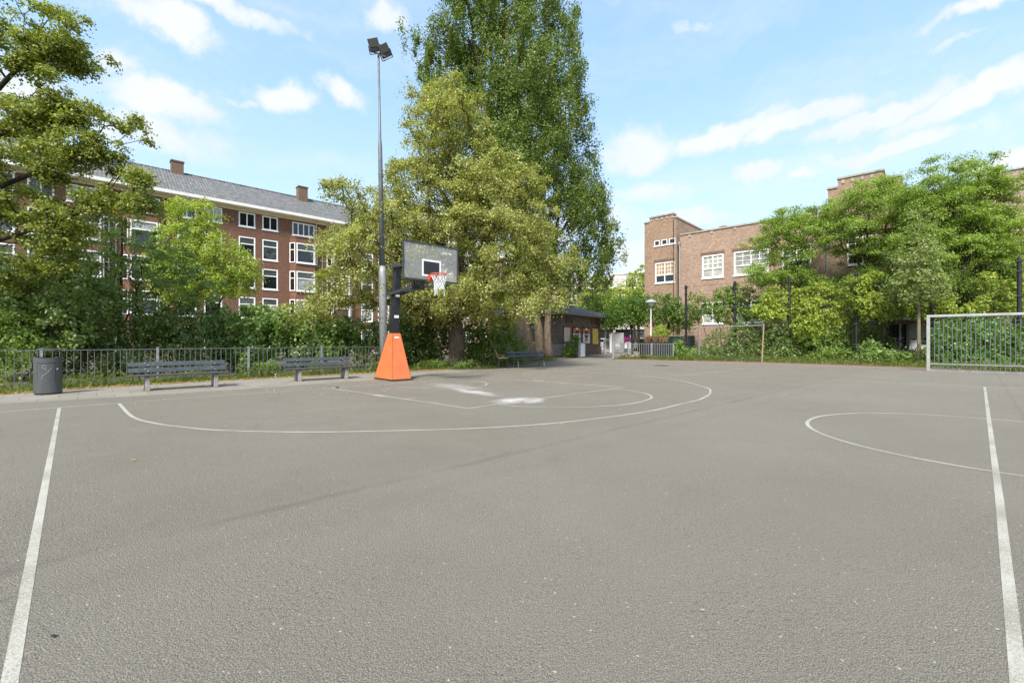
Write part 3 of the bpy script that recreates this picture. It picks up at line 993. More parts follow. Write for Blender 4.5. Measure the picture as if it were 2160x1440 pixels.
def poster(s, z, wd, ht, style, label):
    loc = Vector((3.73, 34, 0)) + Vector((math.cos(KA), math.sin(KA), 0)) * s - Vector((-math.sin(KA), math.cos(KA), 0)) * .05
    o = thing("poster", label, "poster", (loc.x, loc.y, z), KA, "posters on the kiosk front")
    mb = MB()
    mb.box2((-wd / 2 - .05, -.0, -.05), (wd / 2 + .05, .046, ht + .05))
    mb.build("frame", MATS["poster_frame"], o)
    if style == 0:
        mb = MB()
        mb.box2((-wd / 2, -.012, 0), (wd / 2, -.002, ht))
        mb.build("sheet", MATS["poster_mixed"], o)
    elif style == 3:
        mb = MB()
        mb.box2((-wd / 2, -.012, 0), (wd / 2, -.002, ht))
        mb.build("sheet", MATS["poster_gold"], o)
    else:
        mb = MB()
        mb.box2((-wd / 2, -.012, 0), (wd / 2, -.002, ht))
        mb.mi = 1           # dark upper field and dark round shape
        mb.box2((-wd / 2, -.016, ht * .62), (wd / 2, -.0125, ht))
        mb.prism([(0, 0)], 0, 0) if False else None
        def disc(cx_, cz_, rx_, rz_, y_, mi):
            mb.mi = mi
            n = 14
            mb.face(*[(cx_ + rx_ * math.cos(2 * math.pi * k / n), y_, cz_ + rz_ * math.sin(2 * math.pi * k / n)) for k in range(n)])
        disc(0, ht * .50, wd * .30, ht * .14, -.018, 1)
        disc(0, ht * .56, wd * .24, ht * .06, -.020, 3)
        disc(0, ht * .90, wd * .17, ht * .09, -.022, 0)
        disc(-wd * .33, ht * .80, wd * .15, ht * .17, -.022, 2)
        disc(wd * .33, ht * .80, wd * .15, ht * .17, -.022, 2)
        mb.mi = 1
        mb.face((-wd * .28, -.018, ht * .16), (wd * .28, -.018, ht * .16), (0, -.018, ht * .5))
        disc(0, ht * .22, wd * .2, ht * .09, -.020, 2)
        mb.mi = 3
        for k in range(2):
            mb.face((-wd * .4, -.018, ht * (.05 + .04 * k)), (wd * .3, -.018, ht * (.05 + .04 * k)), (wd * .3, -.018, ht * (.07 + .04 * k)), (-wd * .4, -.018, ht * (.07 + .04 * k)))
        mb.build("sheet", [MATS["poster_white"], MATS["poster_black"], MATS["poster_orange"], MATS["poster_grey"]], o)
    return o
poster(.9, 1.12, 1.05, 1.12, 0, "red and cream speckled poster nearest the corner of the kiosk")
poster(2.55, 1.0, 1.3, 1.28, 1, "white poster with orange wings, half covered by a green bush")
poster(4.3, .98, 1.3, 1.3, 1, "white poster with orange wings and black shape, fully visible above the gate box")
poster(6.1, .9, 1.15, 1.36, 3, "golden yellow poster at the street end of the kiosk")

# ------------------------------------------------------------------ far buildings
def far_block(name, label, loc, rotz, wd, dp, ht, mat, rows, cols, win=(1.5, 1.9), pane="reflecting_glass", base=None):
    o = thing(name, label, "building", loc, rotz)
    ops = []
    for z in rows:
        for x in cols:
            ops.append((x - win[0] / 2, x + win[0] / 2, z, z + win[1]))
    mb = MB()
    wall_grid(mb, 0, wd, 0, ht, ops)
    mb.face((0, 0, 0), (0, 0, ht), (0, dp, ht), (0, dp, 0))
    mb.face((wd, 0, 0), (wd, dp, 0), (wd, dp, ht), (wd, 0, ht))
    mb.face((0, dp, 0), (0, dp, ht), (wd, dp, ht), (wd, dp, 0))
    mb.face((0, 0, ht), (wd, 0, ht), (wd, dp, ht), (0, dp, ht))
    mb.build("wall", MATS[mat], o)
    for (a, b, c_, d) in ops:
        window(o, (a + b) / 2, .02, c_, win[0], win[1], rng_b.choice([pane, "dark_glass", "curtain_glass"]), cols=(.5,), trans=(.66,), fw=.13)
    mb = MB()
    mb.box2((-.3, -.4, ht), (wd + .3, dp + .3, ht + .25))
    mb.build("roof_edge", MATS["white_gutter"], o)
    return o
far_block("brick_house_row", "pale brick house row with white windows seen under the linden crown", (-13, 58, 0), R(16), 22, 9, 12.5, "light_brick", (1.0, 4.2, 7.4, 10.0), [1.6 + 2.75 * k for k in range(8)])
shop = far_block("shop_building", "distant brown brick shop building with white top storey beyond the plaza", (3, 74, 0), R(-4), 30, 12, 9.6, "shop_brick", (4.4, 7.0), [1.5 + 2.7 * k for k in range(11)], (1.7, 1.7))
mb = MB()
mb.box2((.6, .5, 9.86), (29.4, 11, 12.0))
mb.build("top_storey", MATS["shop_white"], shop)
for k in range(11):
    window(shop, 1.6 + 2.65 * k, .47, 10.1, 1.7, 1.5, "dark_glass", cols=(.5,), sill=False)
mb = MB()
mb.box2((-.05, -.45, 3.0), (30.05, -.002, 3.95))
for k in range(12):
    mb.box2((k * 2.72 - .02, -.3, 0), (k * 2.72 + .32, -.003, 2.998))
mb.build("shop_front", MATS["shop_white"], shop)
for k in range(11):
    mb = MB()
    mb.box2((k * 2.72 + .32, -.12, .3), (k * 2.72 + 2.7, -.004, 2.95))
    mb.build("shop_window", MATS["dark_glass" if k % 3 else "reflecting_glass"], shop)
side = far_block("corner_apartments", "distant brick apartments with white upper floor left of the school tower", (14.5, 92, 0), R(-30), 26, 12, 14.2, "light_brick", (4.5, 7.5, 11.2), [1.6 + 2.9 * k for k in range(8)], (1.8, 1.6))
# ================================================================== PROPS
simple("galvanised", (.25, .26, .26), .5, .35, var=.25, scale=9, grime=.3)
simple("galvanised_bright", (.36, .355, .34), .45, .3, var=.15, scale=9, grime=.25)
simple("gate_steel", (.25, .255, .255), .5, .3, var=.15, scale=9, grime=.25)
simple("fence_steel", (.135, .145, .148), .5, .3, var=.2, scale=12, grime=.3)
simple("bench_paint", (.045, .054, .060), .55, var=.25, scale=12, grime=.5, gcol=(.12, .115, .10), bump=.2)
simple("bench_wood", (.055, .045, .035), .75, var=.35, scale=14, grime=.4, bump=.3)
simple("concrete", (.26, .25, .225), .85, var=.25, scale=16, grime=.45, bump=.3)
simple("bin_grey", (.085, .088, .086), .42, .25, var=.10, scale=5, grime=.25, gcol=(.14, .135, .12))
simple("black_seam", (.012, .012, .012), .7)
simple("sticker_white", (.70, .70, .68), .5, var=.1, scale=30)
simple("scratch", (.34, .34, .32), .6)
simple("orange_panel", (.60, .145, .042), .5, var=.14, scale=3.5, grime=.42, gcol=(.42, .10, .045))
simple("orange_edge", (.20, .05, .025), .6)
simple("black_steel", (.016, .017, .018), .45, var=.3, scale=6, grime=.2, gcol=(.06, .06, .055))
simple("dark_steel", (.05, .055, .062), .45, .3, var=.2, scale=8)
simple("rubber_base", (.035, .022, .018), .8)
simple("rim_red", (.60, .07, .03), .45, var=.12, scale=20)
simple("net_white", (.72, .72, .70), .8, var=.08)
simple("purple_plastic", (.22, .02, .13), .45, var=.2, scale=3)
simple("street_grey", (.30, .30, .31), .5, var=.12, scale=4)
simple("white_box", (.68, .68, .66), .5, var=.06, scale=3)
simple("post_black", (.013, .013, .014), .5, var=.3)
simple("wire_dark", (.05, .053, .055), .5, .2, var=.2)
simple("tan_wood", (.30, .22, .14), .7, var=.2, scale=10)
simple("rosewood", (.25, .135, .105), .5, var=.25, scale=12)

# ------------------------------------------------------------------ litter bin
b = G(102, 831.5)
bn = thing("litter_bin", "dark grey oval litter bin with scratched door and open arched top", "litter bin", (b.x - .11, b.y + .1, 0), 0)
bn.rotation_euler = (0, 0, R(38))
RX, RY = .238, .20
N = 48
mb = MB()
def oval(th, k=1.0):
    return (RX * k * math.cos(th), RY * k * math.sin(th))
def bin_top(th):      # body rises at the sides, dips at front and back
    return .885 - .055 * abs(math.sin(th)) ** 1.5
for j in range(N):
    ta_, tb_ = 2 * math.pi * j / N, 2 * math.pi * (j + 1) / N
    xa, ya = oval(ta_)
    xb, yb = oval(tb_)
    ia, ja = oval(ta_, .95)
    ib, jb = oval(tb_, .95)
    za, zb = bin_top(ta_), bin_top(tb_)
    mb.face((xa, ya, .03), (xb, yb, .03), (xb, yb, zb), (xa, ya, za))
    mb.face((ib, jb, .25), (ia, ja, .25), (ia, ja, za), (ib, jb, zb))
    mb.face((xa, ya, za), (xb, yb, zb), (ib, jb, zb), (ia, ja, za))
    mb.face((ia, ja, .25), (ib, jb, .25), (0, 0, .25))
mb.build("body", MATS["bin_grey"], bn, smooth=False)
mb = MB()
for sgn in (1, -1):   # straps at both narrow ends
    for j in range(5):
        t0_ = (0 if sgn > 0 else math.pi) + (j - 2.5) * .13
        t1_ = t0_ + .13
        x0_, y0_ = oval(t0_)
        x1_, y1_ = oval(t1_)
        u0_, w0_ = oval(t0_, .96)
        u1_, w1_ = oval(t1_, .96)
        mb.face((x0_, y0_, .86), (x1_, y1_, .86), (x1_, y1_, 1.0), (x0_, y0_, 1.0))
        mb.face((u1_, w1_, .86), (u0_, w0_, .86), (u0_, w0_, 1.0), (u1_, w1_, 1.0))
mb.build("strap", MATS["bin_grey"], bn)
mb = MB()
for j in range(N):    # arched rim band, higher at front and back
    ta_, tb_ = 2 * math.pi * j / N, 2 * math.pi * (j + 1) / N
    def rz(th): return .995 + .062 * abs(math.sin(th)) ** 1.3
    xa, ya = oval(ta_); xb, yb = oval(tb_)
    ia, ja = oval(ta_, .93); ib, jb = oval(tb_, .93)
    za, zb = rz(ta_), rz(tb_)
    mb.face((xa, ya, za - .028), (xb, yb, zb - .028), (xb, yb, zb), (xa, ya, za))
    mb.face((xa, ya, za), (xb, yb, zb), (ib, jb, zb), (ia, ja, za))
    mb.face((ib, jb, zb - .028), (ia, ja, za - .028), (ia, ja, za), (ib, jb, zb))
    mb.face((ia, ja, za - .028), (ib, jb, zb - .028), (xb, yb, zb - .028), (xa, ya, za - .028))
mb.build("rim", MATS["bin_grey"], bn)
mb = MB()
mb.lathe([(.93, 0), (.93, .03)], n=32, sx=RX, sy=RY)
mb.build("foot", MATS["black_seam"], bn)
mb = MB()
def onbin(th, z, k=1.006):
    x, y = oval(th, k)
    return (x, y, z)
A_, B_ = -math.pi / 2 - .72, -math.pi / 2 + .62
def bandv(th, z0, z1, wd):
    mb.face(onbin(th, z0), onbin(th + wd, z0), onbin(th + wd, z1), onbin(th, z1))
bandv(A_, .28, .74, .028)
bandv(B_, .28, .74, .024)
for j in range(14):
    t0_ = A_ + (B_ - A_) * j / 14
    t1_ = A_ + (B_ - A_) * (j + 1) / 14
    def dz(th): return .735 - .02 * math.sin((th - A_) / (B_ - A_) * math.pi)
    mb.face(onbin(t0_, dz(t0_) - .012, 1.008), onbin(t1_, dz(t1_) - .012, 1.008), onbin(t1_, dz(t1_) + .004, 1.008), onbin(t0_, dz(t0_) + .004, 1.008))
mb.build("door_seam", MATS["black_seam"], bn)
mb = MB()
def scr(pts, wd=.0035):
    mb.tube([onbin(-math.pi / 2 + a * 1.15, z, 1.008) for a, z in pts], wd, 4)
scr([(-.12 + .13 * math.cos(k * .7), .64 + .045 * math.sin(k * .7)) for k in range(9)])
scr([(-.06, .60), (.02, .595), (-.08, .575), (.05, .57), (-.1, .545), (.04, .55)], .0025)
scr([(-.30, .36), (-.2, .47), (-.24, .40), (-.12, .47), (-.05, .46), (.05, .51), (.1, .5), (.17, .57), (.2, .55), (.3, .61)], .004)
scr([(-.22, .43), (-.1, .46), (.12, .54)], .003)
mb.build("scratched_tag", MATS["scratch"], bn)
mb = MB()
for k, th in enumerate([-math.pi / 2 + .70]):
    mb.face(onbin(th, .555, 1.012), onbin(th + .16, .575, 1.012), onbin(th + .17, .605, 1.012), onbin(th + .02, .59, 1.012))
mb.build("lock", MATS["sticker_white"], bn)

# ------------------------------------------------------------------ benches
def make_bench(label, leg='concrete'):
    o = thing("park_bench", label, "bench", group="slatted benches round the court")
    L = 2.05
    # local: x along, -y front (towards the court)
    for (y, z) in ((-.28, .43), (-.13, .432), (.02, .425)):
        mb = MB()
        mb.box((0, y, z), (L, .125, .045))
        mb.build("seat_plank", MATS["bench_wood"], o, bevel=.008)
    tilt = Matrix.Rotation(R(-14), 3, 'X')
    for (y, z) in ((.135, .56), (.175, .735)):
        mb = MB()
        mb.box((-.03, y, z), (L, .04, .125), tilt)
        mb.build("back_plank", MATS["bench_paint"], o, bevel=.006)
    for x in (-.70, .72):
        if leg == 'concrete':
            for y, zt in ((-.24, .40), (.10, .40)):
                mb = MB()
                mb.beam((x, y, 0), (x, y, zt), .09, .11, up=(0, 1, 0))
                mb.build("leg", MATS["concrete"], o, bevel=.008)
        else:
            for y, yb in ((-.24, -.3), (.06, .18)):
                mb = MB()
                mb.tube([(x, yb, 0), (x, y, .40)], .022, 8)
                mb.build("leg", MATS["galvanised"], o)
        mb = MB()
        mb.beam((x, -.3, .388), (x, .1, .388), .05, .03)
        mb.beam((x, .10, .40), (x, .212, .79), .05, .025)
        mb.build("bracket", MATS["dark_steel"], o)
        mb = MB()
        for (y, z) in ((.112, .56), (.152, .735)):
            mb.box((x - .03, y - .001, z + .03), (.03, .008, .02), tilt)
            mb.box((x + .03, y - .003, z - .03), (.03, .008, .02), tilt)
        mb.build("bolt", MATS["galvanised_bright"], o)
    return o
bench = make_bench("grey slatted bench nearest the litter bin, on thick concrete legs")
bench.scale = (1, 1, .87)
bench.location = (-8.62, 11.62, 0)
bench.rotation_euler = (0, 0, ANG)
b2 = copy_tree(bench)
b2.location = (-6.08, 14.18, 0)
b2.rotation_euler = (0, 0, ANG - .03)
b2["label"] = "dark slatted bench left of the orange hoop base, in front of the railing"
b3 = make_bench("dark slatted bench on thin metal legs beside the wooden chair, under the trees", 'steel')
b3.scale = (1, 1, .9)
b3.location = (.75, 20.9, 0)
b3.rotation_euler = (0, 0, R(30))

# ------------------------------------------------------------------ chair
c0 = G(1060, 776)
ch = thing("wooden_chair", "reddish brown wooden chair with thin black splayed legs beside the far bench", "chair", (c0.x, c0.y, 0), R(10))
mb = MB()
mb.box((0, 0, .45), (.46, .44, .03))
mb.build("seat", MATS["rosewood"], ch, bevel=.01)
mb = MB()
rt = Matrix.Rotation(R(-16), 3, 'Y')
mb.box((-.30, 0, .66), (.025, .42, .38), rt)
mb.build("backrest", MATS["rosewood"], ch, bevel=.01)
for sx_ in (-1, 1):
    for sy_ in (-1, 1):
        mb = MB()
        mb.tube([(sx_ * .13, sy_ * .15, .44), (sx_ * .26, sy_ * .22, 0)], .013, 6)
        mb.build("leg", MATS["black_steel"], ch)
mb = MB()
for sy_ in (-1, 1):
    mb.tube([(-.13, sy_ * .12, .43), (-.25, sy_ * .12, .47), (-.33, sy_ * .12, .74)], .011, 6)
mb.build("back_bracket", MATS["black_steel"], ch)

# ------------------------------------------------------------------ basketball hoop
F0 = Vector((-3.60, 13.46, 0))
bc = F0 - V * .60 + U * .31          # centre of the base
hoop = thing("basketball_hoop", "orange pyramid based basketball stand with black pole, clear backboard and white net", "basketball hoop", (bc.x, bc.y, 0), math.atan2(V.y, V.x))
# local +x points into the court, +y along the baseline
mb = MB()
mb.box2((-.61, -.325, 0), (.61, .325, .055))
mb.build("plinth", MATS["rubber_base"], hoop)
HB = 1.46
lo = [(-.60, -.315, .055), (.60, -.315, .055), (.60, .315, .055), (-.60, .315, .055)]
tx = .10
hi = [(tx - .155, -.135, HB), (tx + .155, -.135, HB), (tx + .155, .135, HB), (tx - .155, .135, HB)]
mb = MB()
for k in range(4):
    mb.face(lo[k], lo[(k + 1) % 4], hi[(k + 1) % 4], hi[k])
mb.face(*hi)
base_ = mb.build("base", MATS["orange_panel"], hoop, bevel=0)
mb = MB()
for k in range(4):
    p_, q_ = Vector(lo[k]), Vector(hi[k])
    mb.tube([p_, q_], .0065, 5)
mb.build("edge_strip", MATS["orange_edge"], base_)
mb = MB()
for k in range(4):
    for f_ in (.12, .36, .6, .84):
        for s_ in (.08, .92):
            a_ = Vector(lo[k]).lerp(Vector(hi[k]), f_)
            c_ = Vector(lo[(k + 1) % 4]).lerp(Vector(hi[(k + 1) % 4]), f_)
            q_ = a_.lerp(c_, s_)
            mb.box(q_, (.016, .016, .016))
mb.build("screw", MATS["galvanised"], base_)
mb = MB()     # small pale sticker on the court face
nface = (Vector(lo[2]) - Vector(lo[1])).cross(Vector(hi[1]) - Vector(lo[1])).normalized()
def on_face(fy, fz, off=.004):
    a_ = Vector(lo[1]).lerp(Vector(hi[1]), fz)
    c_ = Vector(lo[2]).lerp(Vector(hi[2]), fz)
    return a_.lerp(c_, fy) + nface * off
mb.face(on_face(.22, .895), on_face(.72, .895), on_face(.72, .925), on_face(.22, .925))
mb.build("sticker", MATS["sticker_white"], base_)
# pole leaning a little towards the court, tapering
PH = 3.56
def pole_at(z):
    s_ = (z - HB) / (PH - HB)
    return tx + .20 * s_
mb = MB()
a_, b_ = .125, .105
c_, d_ = .108, .09
q0 = [(pole_at(HB) - a_, -b_, HB - .02), (pole_at(HB) + a_, -b_, HB - .02), (pole_at(HB) + a_, b_, HB - .02), (pole_at(HB) - a_, b_, HB - .02)]
q1 = [(pole_at(PH) - c_, -d_, PH), (pole_at(PH) + c_, -d_, PH), (pole_at(PH) + c_, d_, PH), (pole_at(PH) - c_, d_, PH)]
for k in range(4):
    mb.face(q0[k], q0[(k + 1) % 4], q1[(k + 1) % 4], q1[k])
mb.face(*q1)
pole_ = mb.build("pole", MATS["black_steel"], hoop)
mb = MB()
for z in (1.98, 2.62):
    xx = pole_at(z) + .125 - .02 * (z - HB) / (PH - HB)
    mb.box((xx + .003, -.01, z), (.01, .15, .085 if z < 2.2 else .07))
mb.build("sticker", MATS["sticker_white"], pole_)
# backboard
BX, BZ0, BZ1, BW = 2.24, 2.885, 3.93, .9
m, t, p = new_mat("clear_polycarbonate")
t.put(p.inputs['Base Color'], (.66, .66, .64))
p.inputs['Roughness'].default_value = .25
tr = t.add('ShaderNodeBsdfTransparent')
t.put(tr.inputs[0], (.86, .87, .85))
mx = t.add('ShaderNodeMixShader')
co = t.add('ShaderNodeTexCoord').outputs['Object']
t.put(mx.inputs[0], t.math('ADD', .12, t.math('MULTIPLY', t.noise(co, .9, 3, .5), .18)))  # white haze mixed unevenly into the clear sheet, painted in for glossy reflection
t.l.new(tr.outputs[0], mx.inputs[1])
t.l.new(p.outputs[0], mx.inputs[2])
t.l.new(mx.outputs[0], next(n for n in t.n if n.type == 'OUTPUT_MATERIAL').inputs[0])
mb = MB()
mb.box2((BX - .008, -BW + .03, BZ0 + .03), (BX + .008, BW - .03, BZ1 - .03))
bb = mb.build("backboard", MATS["clear_polycarbonate"], hoop)
mb = MB()
for (z0_, z1_) in ((BZ0, BZ0 + .045), (BZ1 - .035, BZ1)):
    mb.box2((BX - .022, -BW, z0_), (BX + .022, BW, z1_))
for s_ in (-1, 1):
    y0_, y1_ = sorted((s_ * BW, s_ * (BW - .032)))
    mb.box2((BX - .022, y0_, BZ0 + .045), (BX + .022, y1_, BZ1 - .035))
mb.build("board_frame", MATS["dark_steel"], bb)
mb = MB()     # white target square
sz0, sz1, sh, tk = BZ0 + .13, BZ0 + .60, .31, .052
mb.box2((BX + .009, -sh, sz1 - tk), (BX + .013, sh, sz1))
mb.box2((BX + .009, -sh, sz0), (BX + .013, sh, sz0 + tk))
mb.box2((BX + .009, -sh, sz0 + tk), (BX + .013, -sh + tk, sz1 - tk))
mb.box2((BX + .009, sh - tk, sz0 + tk), (BX + .013, sh, sz1 - tk))
mb.build("target_square", MATS["sticker_white"], bb)
mb = MB()
mb.box2((BX - .03, -sh + tk, sz0 + tk), (BX + .011, sh - tk, sz1 - tk))
mb.build("mount_plate", MATS["black_steel"], bb)
# arms
mb = MB()
ua = (pole_at(PH) - .12, PH - .02)
for s_ in (-1, 1):
    mb.beam((pole_at(PH) - .1, s_ * .13, PH - .03), (BX - .6, s_ * .36, 3.42), .035, .075)
    mb.beam((BX - .6, s_ * .36, 3.42), (BX - .03, s_ * .82, 3.38), .035, .065)
mb.box((pole_at(PH), 0, PH + .01), (.34, .30, .03))
mb.build("upper_arm", MATS["dark_steel"], hoop)
mb = MB()
for s_ in (-1, 1):
    mb.beam((pole_at(2.72) - .2, s_ * .155, 2.68), (1.45, s_ * .155, 2.80), .05, .085)
mb.box((1.45, 0, 2.80), (.22, .42, .13))
mb.box2((pole_at(2.72) + .16, -.12, 2.70), (pole_at(2.72) + .7, .12, 2.72))
mb.build("lower_arm", MATS["dark_steel"], hoop)
mb = MB()
mb.box((1.66, 0, 2.83), (.2, .16, .2))
mb.build("height_adjuster", MATS["black_steel"], hoop)
mb = MB()
for s_ in (-1, 1):
    mb.beam((1.5, s_ * .12, 2.80), (BX - .02, s_ * .6, 2.83), .05, .06)
    mb.beam((1.5, s_ * .15, 2.80), (BX - .03, s_ * .84, 3.36), .03, .03)
mb.build("brace", MATS["dark_steel"], hoop)
# rim and net
RC, RRr, RZ = BX + .15 + .235, .228, 3.05
mb = MB()
mb.tube([(RC + RRr * math.cos(k * math.pi / 16), RRr * math.sin(k * math.pi / 16), RZ) for k in range(32)], .0125, 8, closed=True)
mb.box2((BX + .014, -.12, RZ - .17), (BX + .03, .12, RZ + .015))
mb.face((BX + .03, -.10, RZ + .012), (RC - RRr * .6, -.13, RZ + .012), (RC - RRr, 0, RZ + .012), (RC - RRr * .6, .13, RZ + .012), (BX + .03, .10, RZ + .012))
for s_ in (-1, 1):
    mb.face((BX + .03, s_ * .10, RZ + .010), (RC - RRr * .75, s_ * .12, RZ + .010), (RC - RRr * .75, s_ * .12, RZ - .03), (BX + .03, s_ * .10, RZ - .15))
mb.tube([(RC + .20 * math.cos(k * math.pi / 16), .20 * math.sin(k * math.pi / 16), RZ - .028) for k in range(-10, 11)], .009, 6)
rim = mb.build("rim", MATS["rim_red"], hoop, smooth=False)
mb = MB()
nn = 12
rows = [(0, .222), (.09, .185), (.17, .158), (.24, .140), (.30, .132), (.36, .135), (.41, .140)]
rn = random.Random(3)
nodes = []
for i, (dz_, r_) in enumerate(rows):
    row = []
    for k in range(nn):
        th = 2 * math.pi * (k + (.5 if i % 2 else 0)) / nn
        rr_ = r_ * (1 + rn.uniform(-.08, .08))
        row.append(Vector((RC + rr_ * math.cos(th), rr_ * math.sin(th), RZ - dz_ - rn.uniform(0, .02))))
    nodes.append(row)
for i in range(len(rows) - 1):
    for k in range(nn):
        a_ = nodes[i][k]
        n1 = nodes[i + 1][k]
        n2 = nodes[i + 1][(k - 1) % nn] if i % 2 == 0 else nodes[i + 1][(k + 1) % nn]
        if i == 0:
            mid_ = (n1 + n2) / 2
        mb.tube([a_, n1], .0075, 4, cap=False)
        mb.tube([a_, n2], .0075, 4, cap=False)
for k in (2, 7, 9, 10):
    a_ = nodes[-1][k]
    mb.tube([a_, a_ + Vector((.01, 0, -.06)), a_ + Vector((.0, .01, -.14 - .02 * (k % 3)))], .011, 5)
mb.build("net", MATS["net_white"], rim)

# ------------------------------------------------------------------ floodlight mast
fp = P(810, 717, 17.2)
top = P(798.5, 118, 17.2)
fl_ = thing("floodlight_mast", "tall stepped grey floodlight mast with two black lamps behind the basketball stand", "floodlight", (fp.x, fp.y, 0))
lean = (top.x - fp.x) / top.z
HT = top.z
mb = MB()
def lp(z): return (lean * z, 0, z)
zs = [(0, .15), (3.85, .145), (4.1, .108)]
mb.tube([lp(z) for z, r in zs], [r for z, r in zs], 16)
mb.build("pole_base", MATS["galvanised_bright"], fl_, smooth=True)
mb = MB()
zs = [(4.08, .10), (8.7, .078), (8.95, .058), (9.0, .052), (HT, .040)]
mb.tube([lp(z) for z, r in zs], [r for z, r in zs], 16)
mb.build("pole", simple("mast_grey", (.135, .145, .15), .5, .2, var=.2, scale=5, grime=.3), fl_, smooth=True)
mb = MB()
sc_ = [(-.14, 2.0), (-.06, 2.12), (-.12, 2.06), (.0, 2.14), (.0, 2.02), (.06, 2.12), (.12, 2.05)]
def onpole(a, z): return (lean * z + .152 * math.sin(a * 5), -.152 * math.cos(a * 5), z)
mb.tube([onpole(a, z) for a, z in sc_], .006, 4)
mb.tube([onpole(a, z - .12) for a, z in [(-.1, 2.0), (.0, 2.05), (.1, 2.0)]], .005, 4)
mb.build("spray_tag", MATS["black_seam"], fl_)
mb = MB()
mb.tube([(lean * 1.15, -.16, 1.0), (lean * 1.4, -.16, 1.6)], .0, 3) if False else None
mb.box((lean * 1.3, -.148, 1.2), (.09, .02, .35))
mb.build("hatch", MATS["fence_steel"], fl_)
arm = MB()
A1, A2 = P(779, 106, 17.2) - Vector((fp.x, fp.y, 0)), P(815, 121, 17.0) - Vector((fp.x, fp.y, 0))
arm.beam(A1, A2, .05, .06)
arm.build("cross_arm", MATS["black_steel"], fl_)
def flood(px, py, facing, roll):
    c = P(px, py, 17.05) - Vector((fp.x, fp.y, 0))
    n = Vector(facing).normalized()                 # the lens looks this way
    side = n.cross(Vector((0, 0, 1))).normalized()
    up = side.cross(n)
    cr, sr = math.cos(R(roll)), math.sin(R(roll))
    side, up = side * cr + up * sr, up * cr - side * sr
    rot = Matrix((side, n, up)).transposed()
    mb = MB()
    mb.box(c, (.39, .09, .45), rot)
    mb.box(c - n * .085, (.28, .08, .32), rot)
    o = mb.build("lamp", MATS["post_black"], fl_, bevel=.012)
    mb = MB()
    mb.box(c + n * .05 + up * .07, (.33, .008, .27), rot)
    mb.build("lens", MATS["lamp_lens"], o)
    mb = MB()
    for s_ in (-1, 1):
        mb.beam(c + side * (.215 * s_), c + side * (.215 * s_) - up * .22 - Vector((0, 0, .08)), .014, .035)
    mb.beam(c + side * .215 - up * .22 - Vector((0, 0, .08)), c - side * .215 - up * .22 - Vector((0, 0, .08)), .014, .035)
    mb.build("yoke", MATS["black_steel"], o)
simple("lamp_lens", (.06, .055, .045), .3)
flood(789, 95.5, (.25, -1, -.35), -17)
flood(811.5, 107.5, (.3, -1, -.4), -30)

# ------------------------------------------------------------------ railings
def railing(name, label, pts, ht=.98, step=.135, post_every=2.35, cat="railing", post_h=.05, mat="fence_steel", postmat="galvanised", bar_r=.009, group=None, posts=True, z0=.0):
    pts = [Vector(p) for p in pts]
    o = thing(name, label, cat, tuple(pts[0]), 0, group)
    off = pts[0]
    rail, bars = MB(), MB()
    npost = 0
    for a, b in zip(pts[:-1], pts[1:]):
        L = (b - a).length
        d = (b - a).normalized()
        a_, b_ = a - off, b - off
        rail.beam(a_ + Vector((0, 0, ht)), b_ + Vector((0, 0, ht)), .035, .022)
        rail.beam(a_ + Vector((0, 0, .12)), b_ + Vector((0, 0, .12)), .035, .022)
        n = int(L / step)
        for k in range(1, n):
            q = a_ + d * (k * L / n)
            bars.tube([q + Vector((0, 0, .13)), q + Vector((0, 0, ht - .01))], bar_r, 5, cap=False)
        if posts:
            m_ = max(1, round(L / post_every))
            for k in range(m_ + 1):
                q = a_ + d * (k * L / m_)
                pm = MB()
                pm.box((q.x, q.y, (ht + post_h) / 2), (.06, .06, ht + post_h), Matrix.Rotation(math.atan2(d.y, d.x), 3, 'Z'))
                pm.box((q.x, q.y, ht + post_h + .006), (.068, .068, .012), Matrix.Rotation(math.atan2(d.y, d.x), 3, 'Z'))
                pm.build("post", MATS[postmat], o)
    rail.build("rail", MATS[mat], o)
    bars.build("bars", MATS[mat], o)
    return o
fa = Vector((-5.4, 18.1, 0))
railing("railing", "low galvanised bar railing behind the benches along the left hedge", [fa - U * 19, fa + U * .1], .98)
railing("railing", "low grey railing in front of the brick kiosk, behind the far bench", [(-1.9, 24.5, 0), (.55, 29.6, 0), (3.95, 33.4, 0)], .9, .13, 3.0, mat="galvanised_bright", postmat="galvanised_bright", bar_r=.012)
railing("railing", "short railing piece with a bush between the kiosk corner and the grey gate box", [(4.0, 33.3, 0), (4.85, 32.4, 0)], .92, .11, 3)
# gate box
gx = G(1223, 754.3)
gb = thing("gate_leaf", "pale grey sheet metal gate leaf standing open at the left of the entrance", "gate", (gx.x, gx.y, 0), R(52))
mb = MB()
mb.box2((0, -.04, .06), (.72, .04, 1.02))
mb.build("panel", MATS["white_box"], gb, bevel=.01)
mb = MB()
mb.box2((-.05, -.06, 1.02), (.76, .06, 1.09))
mb.box2((-.05, -.06, .02), (-.003, .06, 1.02))
mb.build("frame", MATS["gate_steel"], gb)
mb = MB()
for k in range(3):
    mb.box((.04, -.05, .3 + .3 * k), (.05, .02, .09))
mb.build("hinge", MATS["fence_steel"], gb)
